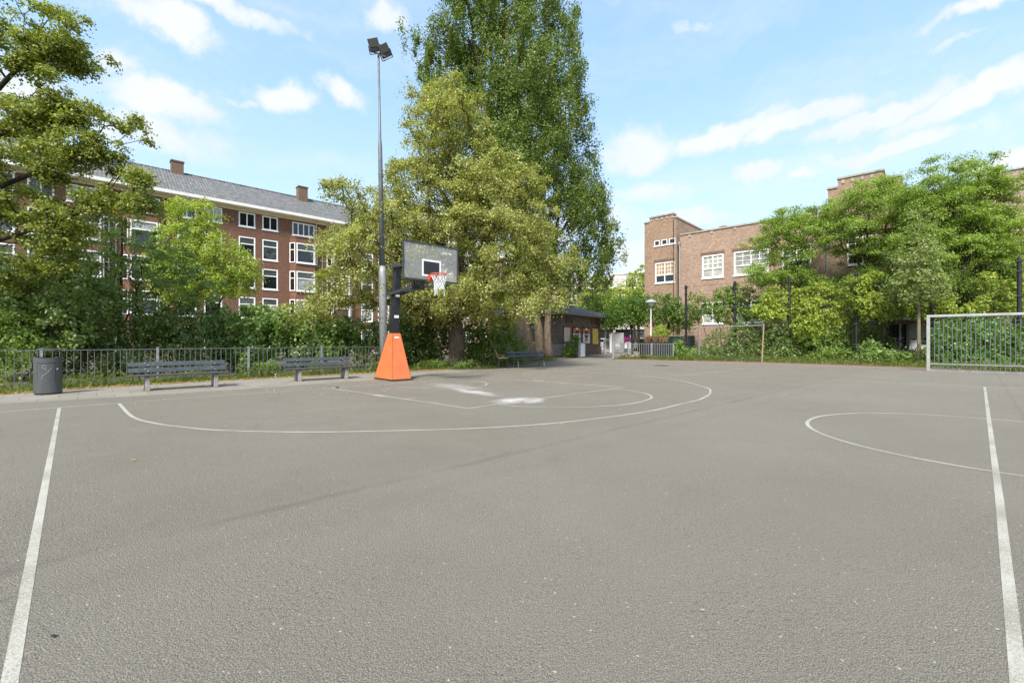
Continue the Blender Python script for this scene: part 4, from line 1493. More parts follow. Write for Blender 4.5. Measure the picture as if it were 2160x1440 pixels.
# right gate and planter railing
ga, gbb, gc = G(1293, 757), G(1326, 756.2), G(1420, 757.5)
gate = thing("entrance_gate", "galvanised bar gate with square posts across the right of the entrance", "gate", tuple(ga))
mb = MB()
d = gbb - ga
mb.beam((0, 0, 1.02), d + Vector((0, 0, 1.02)), .05, .05)
mb.beam((0, 0, .10), d + Vector((0, 0, .10)), .05, .05)
mb.build("gate_frame", MATS["gate_steel"], gate)
mb = MB()
n = 11
for k in range(1, n):
    q = d * k / n
    mb.tube([q + Vector((0, 0, .12)), q + Vector((0, 0, 1.0))], .016, 5, cap=False)
mb.build("bars", MATS["gate_steel"], gate)
for q in (Vector((0, 0, 0)), d):
    mb = MB()
    mb.box((q.x, q.y, .57), (.12, .12, 1.14))
    mb.build("post", MATS["gate_steel"], gate)
mb = MB()
mb.box((d.x * .2, -.05, .75), (.2, .04, .22))
mb.build("lock", MATS["gate_steel"], gate)
railing("railing", "galvanised bar railing beside the entrance gate in front of the planter", [gbb + Vector((.15, 0, 0)), gc], 1.0, .135, 1.6, mat="gate_steel", postmat="gate_steel", bar_r=.017)
pb = thing("planter_box", "dark planter box behind the gate railing with dry orange grasses", "planter", (9.2, 31.0, 0))
mb = MB()
mb.box2((.02, .02, 0), (2.05, 1.25, 1.0))
mb.box2((-.02, -.02, 1.0), (2.1, 1.3, 1.06))
mb.build("box", MATS["post_black"], pb)
# street lamp
s0 = P(1373, 717, 33.6)
sl_ = thing("street_lamp", "slim grey street lamp with a wide domed head above the gate railing", "street lamp", (s0.x, s0.y, 0))
mb = MB()
mb.tube([(0, 0, 0), (0, 0, 1.2), (0, 0, 1.22), (0, 0, 3.75)], [.10, .09, .07, .055], 12)
mb.build("pole", MATS["galvanised_bright"], sl_, smooth=True)
mb = MB()
mb.lathe([(.02, 4.32), (.12, 4.30), (.28, 4.24), (.44, 4.10), (.45, 4.07), (.36, 4.06)], n=24)
mb.build("lamp_shade", MATS["street_grey"], sl_, smooth=True)
mb = MB()
mb.lathe([(.06, 3.75), (.12, 3.85), (.26, 4.03), (.26, 4.062)], n=20)
mb.build("diffuser", MATS["white_box"], sl_, smooth=True)

# ------------------------------------------------------------------ tall mesh fence on the right
def fence_pt(t): return Vector((20.1 + .735 * t, 26.0 - .678 * t, 0))
def ft(x):
    k = (x - CX) / FPX
    return (26.0 * k - 20.1) / (.735 + .678 * k)
tf = thing("mesh_fence", "tall black post and wire mesh fence overgrown with climbing plants on the right", "fence", tuple(fence_pt(ft(1447))))
off = fence_pt(ft(1447))
pxs = [1447, 1550, 1665, 1806, 1966, 2150]
FH = 5.25
for x in pxs + [2380]:
    q = fence_pt(ft(x)) - off
    mb = MB()
    mb.tube([q, q + Vector((0, 0, FH))], .085, 10)
    mb.build("post", MATS["post_black"], tf)
    mb = MB()
    for z in (1.0, 2.2, 3.4, 4.6, 5.1):
        mb.box(q + Vector((-.0, -.0, z)), (.24, .24, .05), Matrix.Rotation(SA, 3, 'Z'))
    mb.build("clamp", MATS["dark_steel"], tf)
wm = MB()
qa, qb = fence_pt(ft(1447)) - off, fence_pt(ft(2380)) - off
for k in range(26):
    z = .15 + k * .2
    wm.tube([qa + Vector((0, 0, z)), qb + Vector((0, 0, z))], .0045 if k % 5 else .009, 3, cap=False)
Lf = (qb - qa).length
for k in range(int(Lf / .16)):
    q = qa.lerp(qb, k * .16 / Lf)
    wm.tube([q + Vector((0, 0, .1)), q + Vector((0, 0, 5.1))], .003, 3, cap=False)
wm.build("wire_mesh", MATS["wire_dark"], tf)

# ------------------------------------------------------------------ football goals
g0 = G(1958, 781.5)
gdir = Vector((.735, -.678, 0))
goal = thing("football_goal", "galvanised steel football goal with barred back at the right edge of the court", "football goal", tuple(g0), math.atan2(gdir.y, gdir.x))
GL, GH = 3.6, 2.17
for x in (0, GL):
    mb = MB()
    mb.box((x, 0, GH / 2), (.11, .12, GH))
    mb.build("post", MATS["galvanised_bright"], goal, bevel=.01)
mb = MB()
mb.box2((-.055, -.06, GH + .002), (GL + .055, .06, GH + .095))
mb.build("crossbar", MATS["galvanised_bright"], goal, bevel=.01)
mb = MB()
n = 27
for k in range(1, n):
    x = .055 + (GL - .11) * k / n
    mb.tube([(x, .05, .05), (x, .05, GH)], .015, 8, cap=False)
mb.build("bars", MATS["fence_steel"], goal, smooth=True)
mb = MB()
mb.box2((.056, .01, .26), (GL - .056, .032, .31))
mb.build("lower_rail", MATS["galvanised"], goal)
mb = MB()
mb.box2((.056, .0, .0), (GL - .056, .09, .045))
mb.build("ground_bar", MATS["galvanised"], goal)

h0, h1 = G(1456, 762), G(1609, 764)
h1 = Vector((h1.x, h1.y + 0.0, 0))
og = thing("old_goal_frame", "thin rusty old goal frame with one wooden post leaning in the hedge", "goal frame", tuple(h0 * 1.08))
o_ = h0 * 1.08
e1 = h1 - o_
mb = MB()
mb.beam((0, 0, 2.05), e1 + Vector((0, 0, 2.08)), .04, .04)
mb.build("crossbar", MATS["galvanised_bright"], og)
mb = MB()
mb.beam(e1 + Vector((-.06, 0, 0)), e1 + Vector((.05, 0, 2.15)), .055, .055, up=(0, 1, 0))
mb.build("wooden_post", MATS["tan_wood"], og)
mb = MB()
mb.beam((.55, 0, 0), (.55, 0, 2.03), .05, .05, up=(0, 1, 0))
mb.build("post", MATS["galvanised"], og)
mb = MB()
mb.beam(Vector((1.2, 0, .18)) + e1 * 0.1, e1 + Vector((-.05, 0, .12)), .03, .035)
mb.build("ground_bar", MATS["fence_steel"], og)
mb = MB()
for k in range(17):
    q = e1 * (k / 17)
    mb.tube([q + Vector((0, .03, .1)), q + Vector((0, .03, 2.03))], .004, 3, cap=False)
for k in range(9):
    z = .2 + k * .22
    mb.tube([Vector((0, .03, z)), e1 + Vector((0, .03, z))], .004, 3, cap=False)
mb.build("wire_mesh", MATS["wire_dark"], og)

# ------------------------------------------------------------------ things beyond the gate
def crate(name, label, cat, x, y, Y, wd, dp, ht, mat, rz=0, extra=None):
    q = P(x, y, Y)
    o = thing(name, label, cat, (q.x, q.y, 0), R(rz))
    mb = MB()
    mb.box2((-wd / 2, -dp / 2, .04), (wd / 2, dp / 2, ht))
    mb.build("body", MATS[mat], o, bevel=.03)
    mb = MB()
    mb.box2((-wd / 2 - .03, -dp / 2 - .03, 0), (wd / 2 + .03, dp / 2 + .03, .06))
    mb.build("base", MATS["concrete"], o)
    return o
k1 = crate("information_board", "grey board with white left edge behind the entrance gate", "board", 1303, 717, 44, 1.15, .35, 1.95, "street_grey", -6)
mb = MB()
mb.box2((-.8, -.25, 0), (-.58, .25, 1.98))
mb.build("side_post", MATS["white_box"], k1)
mb = MB()
mb.box((-.06, -.19, .75), (.42, .02, .42))
mb.build("notice", MATS["white_box"], k1)
ub = crate("utility_cabinet", "white utility cabinet with panelled door left of the grey board", "cabinet", 1283, 717, 45.5, .95, .5, 1.35, "white_box", -6)
mb = MB()
mb.box((.02, -.26, .8), (.62, .02, .9))
mb.build("door", MATS["street_grey"], ub)
def container(px, label):
    q = P(px, 717, 45)
    o = thing("clothes_container", label, "container", (q.x, q.y, 0), R(-6), "collection containers beyond the gate")
    mb = MB()
    mb.box2((-.42, -.4, .0), (.42, .4, 1.02))
    mb.build("body", MATS["dark_steel"], o, bevel=.03)
    mb = MB()
    mb.box((0, -.41, .72), (.66, .015, .62))
    mb.build("label_panel", MATS["white_box"], o)
    mb = MB()
    mb.prism([(-.44, -.44), (.44, -.44), (.44, .44), (-.44, .44)], 1.02, 1.34)
    mb.face((-.44, -.44, 1.342), (.44, -.44, 1.342), (.34, .1, 1.62), (-.34, .1, 1.62))
    mb.face((-.34, .1, 1.62), (.34, .1, 1.62), (.44, .44, 1.342), (-.44, .44, 1.342))
    mb.face((-.44, -.44, 1.342), (-.34, .1, 1.62), (-.44, .44, 1.342))
    mb.face((.44, -.44, 1.342), (.44, .44, 1.342), (.34, .1, 1.62))
    mb.build("hood", MATS["purple_plastic"], o)
    mb = MB()
    mb.box((0, -.405, 1.22), (.6, .09, .1))
    mb.build("slot", MATS["post_black"], o)
container(1307.5, "left one of the two purple topped containers, next to the grey board")
container(1321, "right one of the two purple topped containers, next to the dark tree trunk")
def make_car(label, x, Y, rz, col, name):
    q = P(x, 717, Y)
    o = thing("parked_car", label, "car", (q.x, q.y, 0), R(rz), "cars parked beyond the gate")
    paint = simple("car_" + name, col, .25, var=.03)
    prof = [(-2.05, .35), (-2.1, .75), (-1.7, .88), (-1.05, .95), (-.45, 1.42), (.75, 1.47), (1.55, 1.05), (2.0, .92), (2.08, .5), (2.0, .32)]
    mb = MB()
    n = len(prof)
    i = len(mb.v)
    def half(z): return .86 - max(0, z - .9) * .28
    for sgn in (-1, 1):
        mb.v += [(px, sgn * half(pz), pz) for px, pz in prof]
    for k in range(n):
        k2 = (k + 1) % n
        mb.f.append((k, k2, n + k2, n + k)); mb.m.append(0)
    mb.f.append(tuple(reversed(range(n)))); mb.m.append(0)
    mb.f.append(tuple(range(n, 2 * n))); mb.m.append(0)
    mb.build("body", paint, o, bevel=.05)
    for sgn in (-1, 1):
        mb = MB()
        yy = sgn * .80
        mb.face((-.85, sgn * (half(1.0) + .012), 1.0), (1.3, sgn * (half(1.0) + .012), 1.0), (.72, sgn * (half(1.38) + .012), 1.38), (-.42, sgn * (half(1.36) + .012), 1.36))
        mb.build("side_window", MATS["dark_glass"], o)
    mb = MB()
    mb.face((-1.0, -.78, 1.0), (-.5, -.70, 1.39), (-.5, .70, 1.39), (-1.0, .78, 1.0))
    for f_ in mb.v: pass
    mb.v = [(a - .03, b_, c_ + .025) for a, b_, c_ in mb.v]
    mb.build("windscreen", MATS["dark_glass"], o)
    for xw in (-1.3, 1.3):
        for sgn in (-1, 1):
            mb = MB()
            mb.tube([(xw, sgn * .70, .32), (xw, sgn * .89, .32)], .32, 18)
            wl = mb.build("wheel", MATS["post_black"], o)
            mb = MB()
            mb.tube([(xw, sgn * .885, .32), (xw, sgn * .90, .32)], .19, 12)
            mb.build("rim", MATS["galvanised"], wl)
    for sgn in (-1, 1):
        mb = MB()
        mb.box((-2.07, sgn * .6, .70), (.08, .32, .13))
        mb.build("headlight", MATS["white_box"], o)
    return o
make_car("white hatchback parked beyond the gate left of the planter", 1357, 50, 70, (.72, .72, .70), "white")
make_car("black car parked across the plaza behind the tree trunks", 1338, 60, 8, (.02, .02, .022), "black")
make_car("light car partly hidden behind the right end of the kiosk", 1262, 58, 5, (.5, .52, .53), "silver")
# signs
q = P(1277, 717, 40)
sg = thing("sign_pole", "thin white pole with a small cross sign right of the kiosk", "sign", (q.x, q.y, 0))
mb = MB()
mb.tube([(0, 0, 0), (0, 0, 3.0)], .06, 8)
mb.build("pole", MATS["white_box"], sg)
mb = MB()
mb.box((.06, -.06, 2.75), (.7, .03, .10))
mb.build("sign_plate", MATS["white_box"], sg)
q = P(1378, 717, 37.5)
sg = thing("traffic_sign", "round traffic sign seen from behind next to the street lamp", "sign", (q.x, q.y, 0))
mb = MB()
mb.tube([(0, 0, 0), (0, 0, 2.9)], .035, 8)
mb.build("pole", MATS["galvanised"], sg)
mb = MB()
mb.tube([(0, -.05, 2.65), (0, -.03, 2.65)], .32, 20)
mb.build("disc", simple("sign_back", (.30, .13, .12), .5), sg)
# dark green bin store
q = P(1436, 717, 33.8)
bs = thing("bin_store", "dark green slatted bin store behind the railing at the hedge end", "bin store", (q.x, q.y, 0), SA)
gm = simple("bottle_green", (.015, .035, .028), .5, var=.2)
for (a_, b_) in (((-.8, -.4), (.8, -.4)), ((-.8, -.4), (-.8, .6)), ((.8, -.4), (.8, .6))):
    mb = MB()
    a3, b3_ = Vector((*a_, 0)), Vector((*b_, 0))
    for k in range(12):
        p_ = a3.lerp(b3_, (k + .5) / 12)
        mb.box((p_.x, p_.y, .8), (.09, .05, 1.5), Matrix.Rotation(math.atan2(b_[1] - a_[1], b_[0] - a_[0]), 3, 'Z'))
    mb.build("slat_panel", gm, bs)
mb = MB()
mb.box((0, .1, 1.56), (1.7, 1.15, .04))
mb.build("lid", simple("pale_green_lid", (.16, .26, .22), .5), bs)
# bicycle and moped behind the fence
def make_bike(loc, rz):
    o = thing("bicycle", "old bicycle with pale curved handlebar parked behind the mesh fence", "bicycle", loc, rz)
    for x in (-.52, .52):
        mb = MB()
        mb.tube([(x + .33 * math.cos(k * math.pi / 12), 0, .34 + .33 * math.sin(k * math.pi / 12)) for k in range(24)], .018, 6, closed=True)
        wl = mb.build("wheel", MATS["post_black"], o)
        mb = MB()
        for k in range(10):
            a_ = k * math.pi / 10
            mb.tube([(x - .31 * math.cos(a_), 0, .34 - .31 * math.sin(a_)), (x + .31 * math.cos(a_), 0, .34 + .31 * math.sin(a_))], .003, 3)
        mb.build("spokes", MATS["galvanised"], wl)
    mb = MB()
    for a_, b_ in (((-.52, .34), (-.2, .82)), ((-.52, .34), (.0, .30)), ((.0, .30), (-.2, .82)), ((.0, .30), (.40, .80)), ((-.18, .75), (.38, .88)), ((.38, .95), (.52, .34))):
        mb.tube([(a_[0], 0, a_[1]), (b_[0], 0, b_[1])], .018, 6)
    mb.build("frame", MATS["street_grey"], o)
    mb = MB()
    mb.tube([(.38, 0, .92), (.36, 0, 1.12)], .014, 6)
    mb.tube([(.18, -.30, 1.16), (.28, -.28, 1.10), (.38, -.15, 1.09), (.40, 0, 1.12), (.38, .15, 1.09), (.28, .28, 1.10), (.18, .30, 1.16)], .014, 6)
    mb.build("handlebar", MATS["galvanised_bright"], o)
    mb = MB()
    mb.box((-.23, 0, .93), (.26, .16, .06))
    mb.build("saddle", MATS["post_black"], o, bevel=.02)
    return o
q = P(1898, 717, 27.2)
make_bike((q.x, q.y, .25), R(200))
q = P(1940, 717, 26.5)
mo = thing("moped", "white moped with black seat parked behind the mesh fence beside the goal", "moped", (q.x, q.y, .2), R(190))
mb = MB()
mb.box((.42, 0, .72), (.14, .42, .62), Matrix.Rotation(R(-14), 3, 'Y'))
mb.box((-.35, 0, .62), (.75, .34, .28))
mb.box((.05, 0, .32), (.55, .30, .08))
mb.build("body", MATS["white_box"], mo, bevel=.06)
mb = MB()
mb.box((-.35, 0, .80), (.72, .30, .10))
mb.build("seat", MATS["post_black"], mo, bevel=.03)
for x in (-.55, .60):
    mb = MB()
    mb.tube([(x, -.06, .24), (x, .06, .24)], .24, 16)
    mb.build("wheel", MATS["post_black"], mo)
mb = MB()
mb.tube([(.36, 0, 1.0), (.34, 0, 1.1)], .03, 6)
mb.tube([(.26, -.34, 1.12), (.34, 0, 1.1), (.26, .34, 1.12)], .018, 6)
mb.build("handlebar", MATS["post_black"], mo)
mb = MB()
mb.box((-.70, 0, 1.03), (.36, .36, .34))
mb.build("top_case", MATS["post_black"], mo, bevel=.03)
# manhole cover and bits on the court
q = G(1395, 771)
mb = MB()
mb.tube([(q.x, q.y, -.01), (q.x, q.y, .008)], .35, 24)
tag(mb.build("manhole_cover", MATS["rubber_base"]), "dark round manhole cover in the asphalt before the gate", "manhole cover")
q = G(582, 795)
cp = thing("paper_cup", "white paper cup standing at the grass edge between the two left benches", "cup", (q.x, q.y, 0))
mb = MB()
mb.lathe([(.03, 0), (.042, .12)], n=14)
mb.build("cup", MATS["white_box"], cp)
def pebble(x, y, r, mat, label, cat):
    q = G(x, y)
    mb = MB()
    rr_ = random.Random(int(x))
    mb.lathe([(r * .3, 0), (r, r * .15), (r * .9, r * .4), (r * .4, r * .55)], (0, 0, 0), 9)
    mb.v = [(a + rr_.uniform(-.2, .2) * r, b_ * .6 + rr_.uniform(-.2, .2) * r, c_) for a, b_, c_ in mb.v]
    tag(mb.build("pebble", MATS[mat], loc=(q.x, q.y, .004)), label, cat)
pebble(113, 1343, .012, "post_black", "small black stone near the left painted line", "stone")
pebble(1481, 1288, .012, "concrete", "small white chip lying on the asphalt in the right foreground", "stone")
pebble(712, 818, .05, "post_black", "dark lump lying on the key line left of the hoop", "stone")
# ================================================================== VEGETATION
def bark_mat(name, c1, c2, vert=6):
    m, t, p = new_mat(name)
    co = t.add('ShaderNodeTexCoord').outputs['Object']
    v = t.vec('MULTIPLY', co, (vert, vert, 1.2))
    n = t.noise(v, 2.2, 6, .65, .4)
    t.put(p.inputs['Base Color'], t.ramp(n, [(.32, c1), (.68, c2)]))
    p.inputs['Roughness'].default_value = .9
    p.inputs['Specular IOR Level'].default_value = .2
    b = t.add('ShaderNodeBump')
    b.inputs['Strength'].default_value = 1
    b.inputs['Distance'].default_value = .04
    t.put(b.inputs['Height'], n)
    t.put(p.inputs['Normal'], b.outputs[0])
    return m
bark_mat("linden_bark", (.035, .028, .02), (.13, .10, .07))
bark_mat("poplar_bark", (.06, .045, .03), (.22, .165, .115), 5)
bark_mat("twig_bark", (.02, .017, .012), (.06, .05, .038))
bark_mat("young_bark", (.12, .10, .07), (.24, .2, .14))
leaf_mat("linden_leaf", (0.163, 0.183, 0.034), (0.396, 0.402, 0.110), third=((0.583, 0.572, 0.253), .64))
leaf_mat("poplar_leaf", (0.074, 0.116, 0.020), (0.185, 0.249, 0.047), gloss=.3, third=((0.381, 0.437, 0.157), .82))
leaf_mat("elm_leaf", (0.109, 0.152, 0.027), (0.282, 0.314, 0.057), third=((0.521, 0.498, 0.131), .8))
leaf_mat("maple_leaf", (.115, .175, .034), (.25, .33, .078), gloss=.4, third=((.50, .55, .34), .80))
leaf_mat("lime_leaf", (0.207, 0.290, 0.034), (0.400, 0.469, 0.076), third=((0.497, 0.524, 0.138), .8))
leaf_mat("locust_leaf", (0.157, 0.237, 0.038), (0.297, 0.403, 0.069), third=((0.403, 0.504, 0.123), .8))
leaf_mat("pale_leaf", (.20, .26, .085), (.33, .38, .14))
leaf_mat("hedge_leaf", (.075, .125, .022), (.19, .265, .054), gloss=.5, third=((.46, .50, .24), .80))
leaf_mat("ivy_leaf", (.09, .165, .028), (.235, .345, .07), gloss=.5, third=((.50, .58, .27), .78))
leaf_mat("vine_leaf", (0.183, 0.265, 0.033), (0.380, 0.455, 0.076), third=((0.620, 0.576, 0.136), .84))
leaf_mat("hop_leaf", (0.087, 0.159, 0.025), (0.222, 0.317, 0.055), third=((0.381, 0.429, 0.127), .8))
leaf_mat("laurel_leaf", (0.083, 0.174, 0.036), (0.199, 0.331, 0.070), gloss=.7)
leaf_mat("street_tree_leaf", (0.051, 0.114, 0.020), (0.151, 0.246, 0.038), third=((0.285, 0.381, 0.071), .86))
leaf_mat("grass_blade", (.07, .115, .02), (.17, .22, .045), third=((.36, .28, .11), .80))
leaf_mat("dry_grass", (.20, .12, .06), (.30, .21, .12))
leaf_mat("fallen_leaf", (0.414, 0.207, 0.062), (0.600, 0.442, 0.179), third=((0.248, 0.124, 0.041), .7))

def px_ell(Y, ells):
    """crown lobes given as seen in the survey photo: (x, y, half width, half height, depth offset, half depth) -> metres"""
    out = []
    for e in ells:
        x, y, a, b = e[:4]
        dY = e[4] if len(e) > 4 else 0
        yy = Y + dY
        s = yy / FPX
        dep = e[5] if len(e) > 5 else min(a, b) * s * 1.1
        wgt = e[6] if len(e) > 6 else 1.0
        c = P(x, y, yy)
        out.append(((c.x, c.y, c.z), (a * s, dep, b * s), wgt))
    return out
def crown_points(rng, ells, n, shell=.45, sep=4, zmin=.3, boughs=None):
    if boughs:          # foliage gathered into boughs: (number, radius, vertical stretch)
        bc_ = crown_points(rng, ells, boughs[0], shell, 6, zmin)
        k = rng.integers(0, len(bc_), n)
        o_ = norm(rng.normal(0, 1, (n, 3))) * rng.random((n, 1)) ** .5 * boughs[1]
        o_[:, 2] *= boughs[2]
        q = bc_[k] + o_
        q[:, 2] = np.maximum(q[:, 2], zmin)
        return q
    vol = np.array([e[1][0] * e[1][1] * e[1][2] * e[2] for e in ells]) ** .62
    pr = vol / vol.sum()
    pts = np.zeros((0, 3))
    cand_n = n * sep
    idx = rng.choice(len(ells), cand_n, p=pr)
    d = norm(rng.normal(0, 1, (cand_n, 3)))
    r = (shell ** 3 + (1 - shell ** 3) * rng.random((cand_n, 1))) ** (1 / 3)
    C = np.array([e[0] for e in ells])[idx]
    S = np.array([e[1] for e in ells])[idx]
    q = C + d * r * S
    q = q[q[:, 2] > zmin]
    # farthest-ish thinning
    chosen = [0]
    dist = np.linalg.norm(q - q[0], axis=1)
    noise_ = rng.uniform(.35, 1.0, len(q))
    for _ in range(min(n, len(q)) - 1):
        k = int(np.argmax(dist * noise_))
        chosen.append(k)
        dist = np.minimum(dist, np.linalg.norm(q - q[k], axis=1))
    return q[chosen]
def skeleton(mb, rng, trunk, pts, rtip=.012, power=.46, n=5, sag=.12, trunk_from=.25, maxr=.16, limbs=()):
    """grow limbs from trunk (list of points) to every cluster centre"""
    nodes, parent, plen = [], [], []
    T = [np.array(p) for p in trunk]
    dense = []
    for a, b in zip(T[:-1], T[1:]):
        k = max(2, int(np.linalg.norm(b - a) / .5))
        for i in range(k): dense.append(a + (b - a) * i / k)
    dense.append(T[-1])
    k0 = int(len(dense) * trunk_from)
    for i, p_ in enumerate(dense):
        nodes.append(p_); parent.append(i - 1); plen.append(i * .35)
    ntr = len(nodes)
    start_ok = k0
    for lb in limbs:
        pr = None
        lb = [np.array(q) for q in lb]
        pr = int(np.argmin([np.linalg.norm(nd - lb[0]) for nd in nodes[:ntr]]))
        for a, b in zip(lb[:-1], lb[1:]):
            k = max(2, int(np.linalg.norm(b - a) / .5))
            for i in range(1, k + 1):
                nodes.append(a + (b - a) * i / k + rng.normal(0, .03, 3)); parent.append(pr); plen.append(plen[pr] + .3)
                pr = len(nodes) - 1
    order = np.argsort([min(np.linalg.norm(np.array(dense[k0:]) - q, axis=1)) for q in pts])
    for oi in order:
        q = pts[oi]
        A = np.array(nodes)
        dd = np.linalg.norm(A - q, axis=1)
        cost = dd + .35 * np.array(plen)
        up = A[:, 2] - q[2]
        cost = cost + np.maximum(up, 0) * .8
        cost[:start_ok] = 1e9
        k = int(np.argmin(cost))
        L = dd[k]
        m = max(2, int(L / .55))
        prev = k
        a = nodes[k]
        side = rng.normal(0, .10 * L, 3)
        for i in range(1, m + 1):
            s = i / m
            pt = a + (q - a) * s + side * math.sin(math.pi * s) + np.array([0, 0, sag * L * math.sin(math.pi * s)])
            nodes.append(pt); parent.append(prev); plen.append(plen[prev] + L / m)
            prev = len(nodes) - 1
    cnt = np.zeros(len(nodes))
    has = np.zeros(len(nodes), bool)
    for i in range(ntr, len(nodes)): has[parent[i]] = True
    for i in range(len(nodes) - 1, ntr - 1, -1):
        if not has[i]: cnt[i] += 1
        cnt[parent[i]] += cnt[i]
    # emit branches as chains
    kids = {}
    for i in range(ntr, len(nodes)): kids.setdefault(parent[i], []).append(i)
    stack = [(p_, c_) for p_ in range(len(nodes)) if p_ < ntr for c_ in kids.get(p_, [])]
    while stack:
        p_, c_ = stack.pop()
        chain = [p_, c_]
        while kids.get(chain[-1]):
            ks = sorted(kids[chain[-1]], key=lambda z: -cnt[z])
            for z in ks[1:]: stack.append((chain[-1], z))
            chain.append(ks[0])
        rad = [min(maxr, rtip * max(cnt[z], 1) ** power) for z in chain]
        rad[0] = rad[1]
        mb.tube([nodes[z] for z in chain], rad, n, cap=False)
def clumps(rng, centers, leaves_per, cr, crown_c, flat=.45, out=.6, vertical=0.0, hang=0.0, jit=.5):
    """leaf positions and normals round cluster centres"""
    K = len(centers)
    N = K * leaves_per
    cid = np.repeat(np.arange(K), leaves_per)
    o = norm(centers - crown_c)
    ax = norm(o * out + np.array([0, 0, 1.0]) * (1 - out) + rng.normal(0, .25, (K, 3)))
    if vertical: ax = norm(o * np.array([1, 1, .2]) + rng.normal(0, .2, (K, 3)))
    size = cr * rng.uniform(.6, 1.3, (K, 1))
    off = rng.normal(0, .5, (N, 3))
    off = off * size[cid]
    along = np.sum(off * ax[cid], axis=1, keepdims=True) * ax[cid]
    off = off - along * (1 - flat)
    if vertical: off[:, 2] *= vertical
    rr = np.linalg.norm(off, axis=1, keepdims=True)
    off[:, 2:3] -= hang * rr ** 1.5
    return centers[cid] + off, norm(ax[cid] + off * .8 / size[cid] + rng.normal(0, .15, (N, 3)))
def foliage(rng, root, ells, n, per, cr, ls, mat, shell=.45, crown_c=None, name="crown", droop=.5, zmin=.25, pts=None, jitter=.6, **kw):
    if pts is None: pts = crown_points(rng, ells, n, shell, zmin=zmin)
    if crown_c is None:
        wts = np.array([e[1][0] * e[1][2] for e in ells])
        crown_c = (np.array([e[0] for e in ells]) * wts[:, None]).sum(0) / wts.sum()
    pos, nr = clumps(rng, pts, per, cr, crown_c, **kw)
    keep = pos[:, 2] > .03
    pos, nr = pos[keep], nr[keep]
    loc = np.array(root.location)
    q = leaf_quads(rng, pos - loc, nr, ls, ls * .72, droop=droop, jitter=jitter)
    o = link(name, quads_mesh(name, q, MATS[mat]), root)
    return pts
def tree(name, label, cat, base, trunk, radii, ells, n, per, cr, ls, mat, bark, seed, group=None, shell=.45, rtip=.012, sag=.12,
         trunk_from=.35, limbs=(), maxr=.16, power=.46, roots=0, extra_trunks=(), fname="crown", sep=4, boughs=None, limb_leaves=0, **kw):
    rng = np.random.default_rng(seed)
    root = thing(name, label, cat, tuple(base), 0, group)
    pts = crown_points(rng, ells, n, shell, zmin=kw.pop('zmin', .4), sep=sep, boughs=boughs)
    for lb in limbs[:limb_leaves]:
        q_ = np.array([list(v) for v in catmull([Vector(v) for v in lb], 8)])
        q_ = q_[len(q_) // 2:]
        k_ = rng.integers(0, len(q_), 48)
        pts = np.concatenate([pts, q_[k_] + rng.normal(0, .26, (48, 3)) * np.array([1, 1, .7])])
    mb = MB()
    loc = np.array(base)
    tl = [np.array(p) - loc for p in trunk]
    # smooth, slightly knobbly trunk
    path = catmull([Vector(p) for p in tl], 5)
    rad = np.interp(np.linspace(0, 1, len(path)), np.linspace(0, 1, len(radii)), radii)
    mb.tube(path, [r * (1 + rng.normal(0, .03)) for r in rad], 14)
    for tp, tr_ in extra_trunks:
        pth = catmull([Vector(np.array(p) - loc) for p in tp], 5)
        mb.tube(pth, list(np.interp(np.linspace(0, 1, len(pth)), np.linspace(0, 1, len(tr_)), tr_)), 12)
    skeleton(mb, rng, [np.array(p) for p in path], pts - loc, rtip=rtip, sag=sag, trunk_from=trunk_from, limbs=[[np.array(q) - loc for q in lb] for lb in limbs], maxr=maxr, power=power)
    mb.build("trunk", MATS[bark], root, smooth=True)
    foliage(rng, root, ells, n, per, cr, ls, mat, shell, pts=pts, name=fname, **kw)
    return root

# ------------------------------------------------------------------ linden behind the hoop
YL = 20.3
bl_ = G(957, 777)
bl_ = Vector((bl_.x, YL, 0))
lin = px_ell(YL, [(945, 260, 62, 80, .3, 2.2), (905, 320, 60, 70, .2, 2.0), (975, 300, 70, 70, 0, 2.2), (960, 390, 130, 95, 0, 3.2), (880, 400, 70, 70, -.3, 2.4), (1040, 420, 80, 85, 0, 2.6), (1115, 400, 42, 42, .2, 1.2),
                  (765, 420, 62, 52, -1.2, 1.6), (740, 485, 62, 45, -1.6, 1.8), (760, 560, 80, 55, -2.2, 1.8), (705, 625, 46, 34, -1.8, 1.2), (790, 620, 60, 40, -1.2, 1.4), (840, 500, 70, 70, -1.2, 2.2),
                  (930, 510, 130, 80, 0, 3.2), (1050, 520, 95, 80, -.6, 2.6), (1130, 520, 55, 65, -.4, 1.8), (1150, 600, 40, 50, -.5, 1.4), (1080, 610, 80, 55, -1, 2.2), (960, 620, 110, 48, -.2, 2.6), (890, 600, 60, 50, .4, 2.2), (1030, 590, 60, 50, -1.5, 1.6), (900, 655, 60, 26, .3, 1.6), (1010, 655, 60, 24, -.2, 1.6), (690, 640, 40, 24, -1.8, 1), (740, 600, 70, 40, -2, 1.4), (660, 650, 22, 14, -1.8, .7), (1170, 560, 40, 50, -.6, 1.4)])
tree("linden_tree", "broad yellow green linden with stout knobbly trunk right behind the basketball stand", "tree", bl_,
     [bl_ + Vector((0, 0, -.05)), bl_ + Vector((.02, 0, .5)), bl_ + Vector((.05, 0, 1.0)), bl_ + Vector((0, 0, 1.7)), bl_ + Vector((-.02, 0, 2.6)), bl_ + Vector((.1, 0, 4)), bl_ + Vector((.25, 0, 6.2)), bl_ + Vector((.0, .2, 8.5)), bl_ + Vector((-.2, .2, 11))],
     [.40, .34, .41, .35, .28, .22, .16, .09, .02], lin, 1500, 140, .38, .088, "linden_leaf", "linden_bark", 11, boughs=(210, .95, .6), shell=.45, rtip=.014, maxr=.17, droop=.7, hang=.35, flat=.6, out=.45, zmin=1.9)

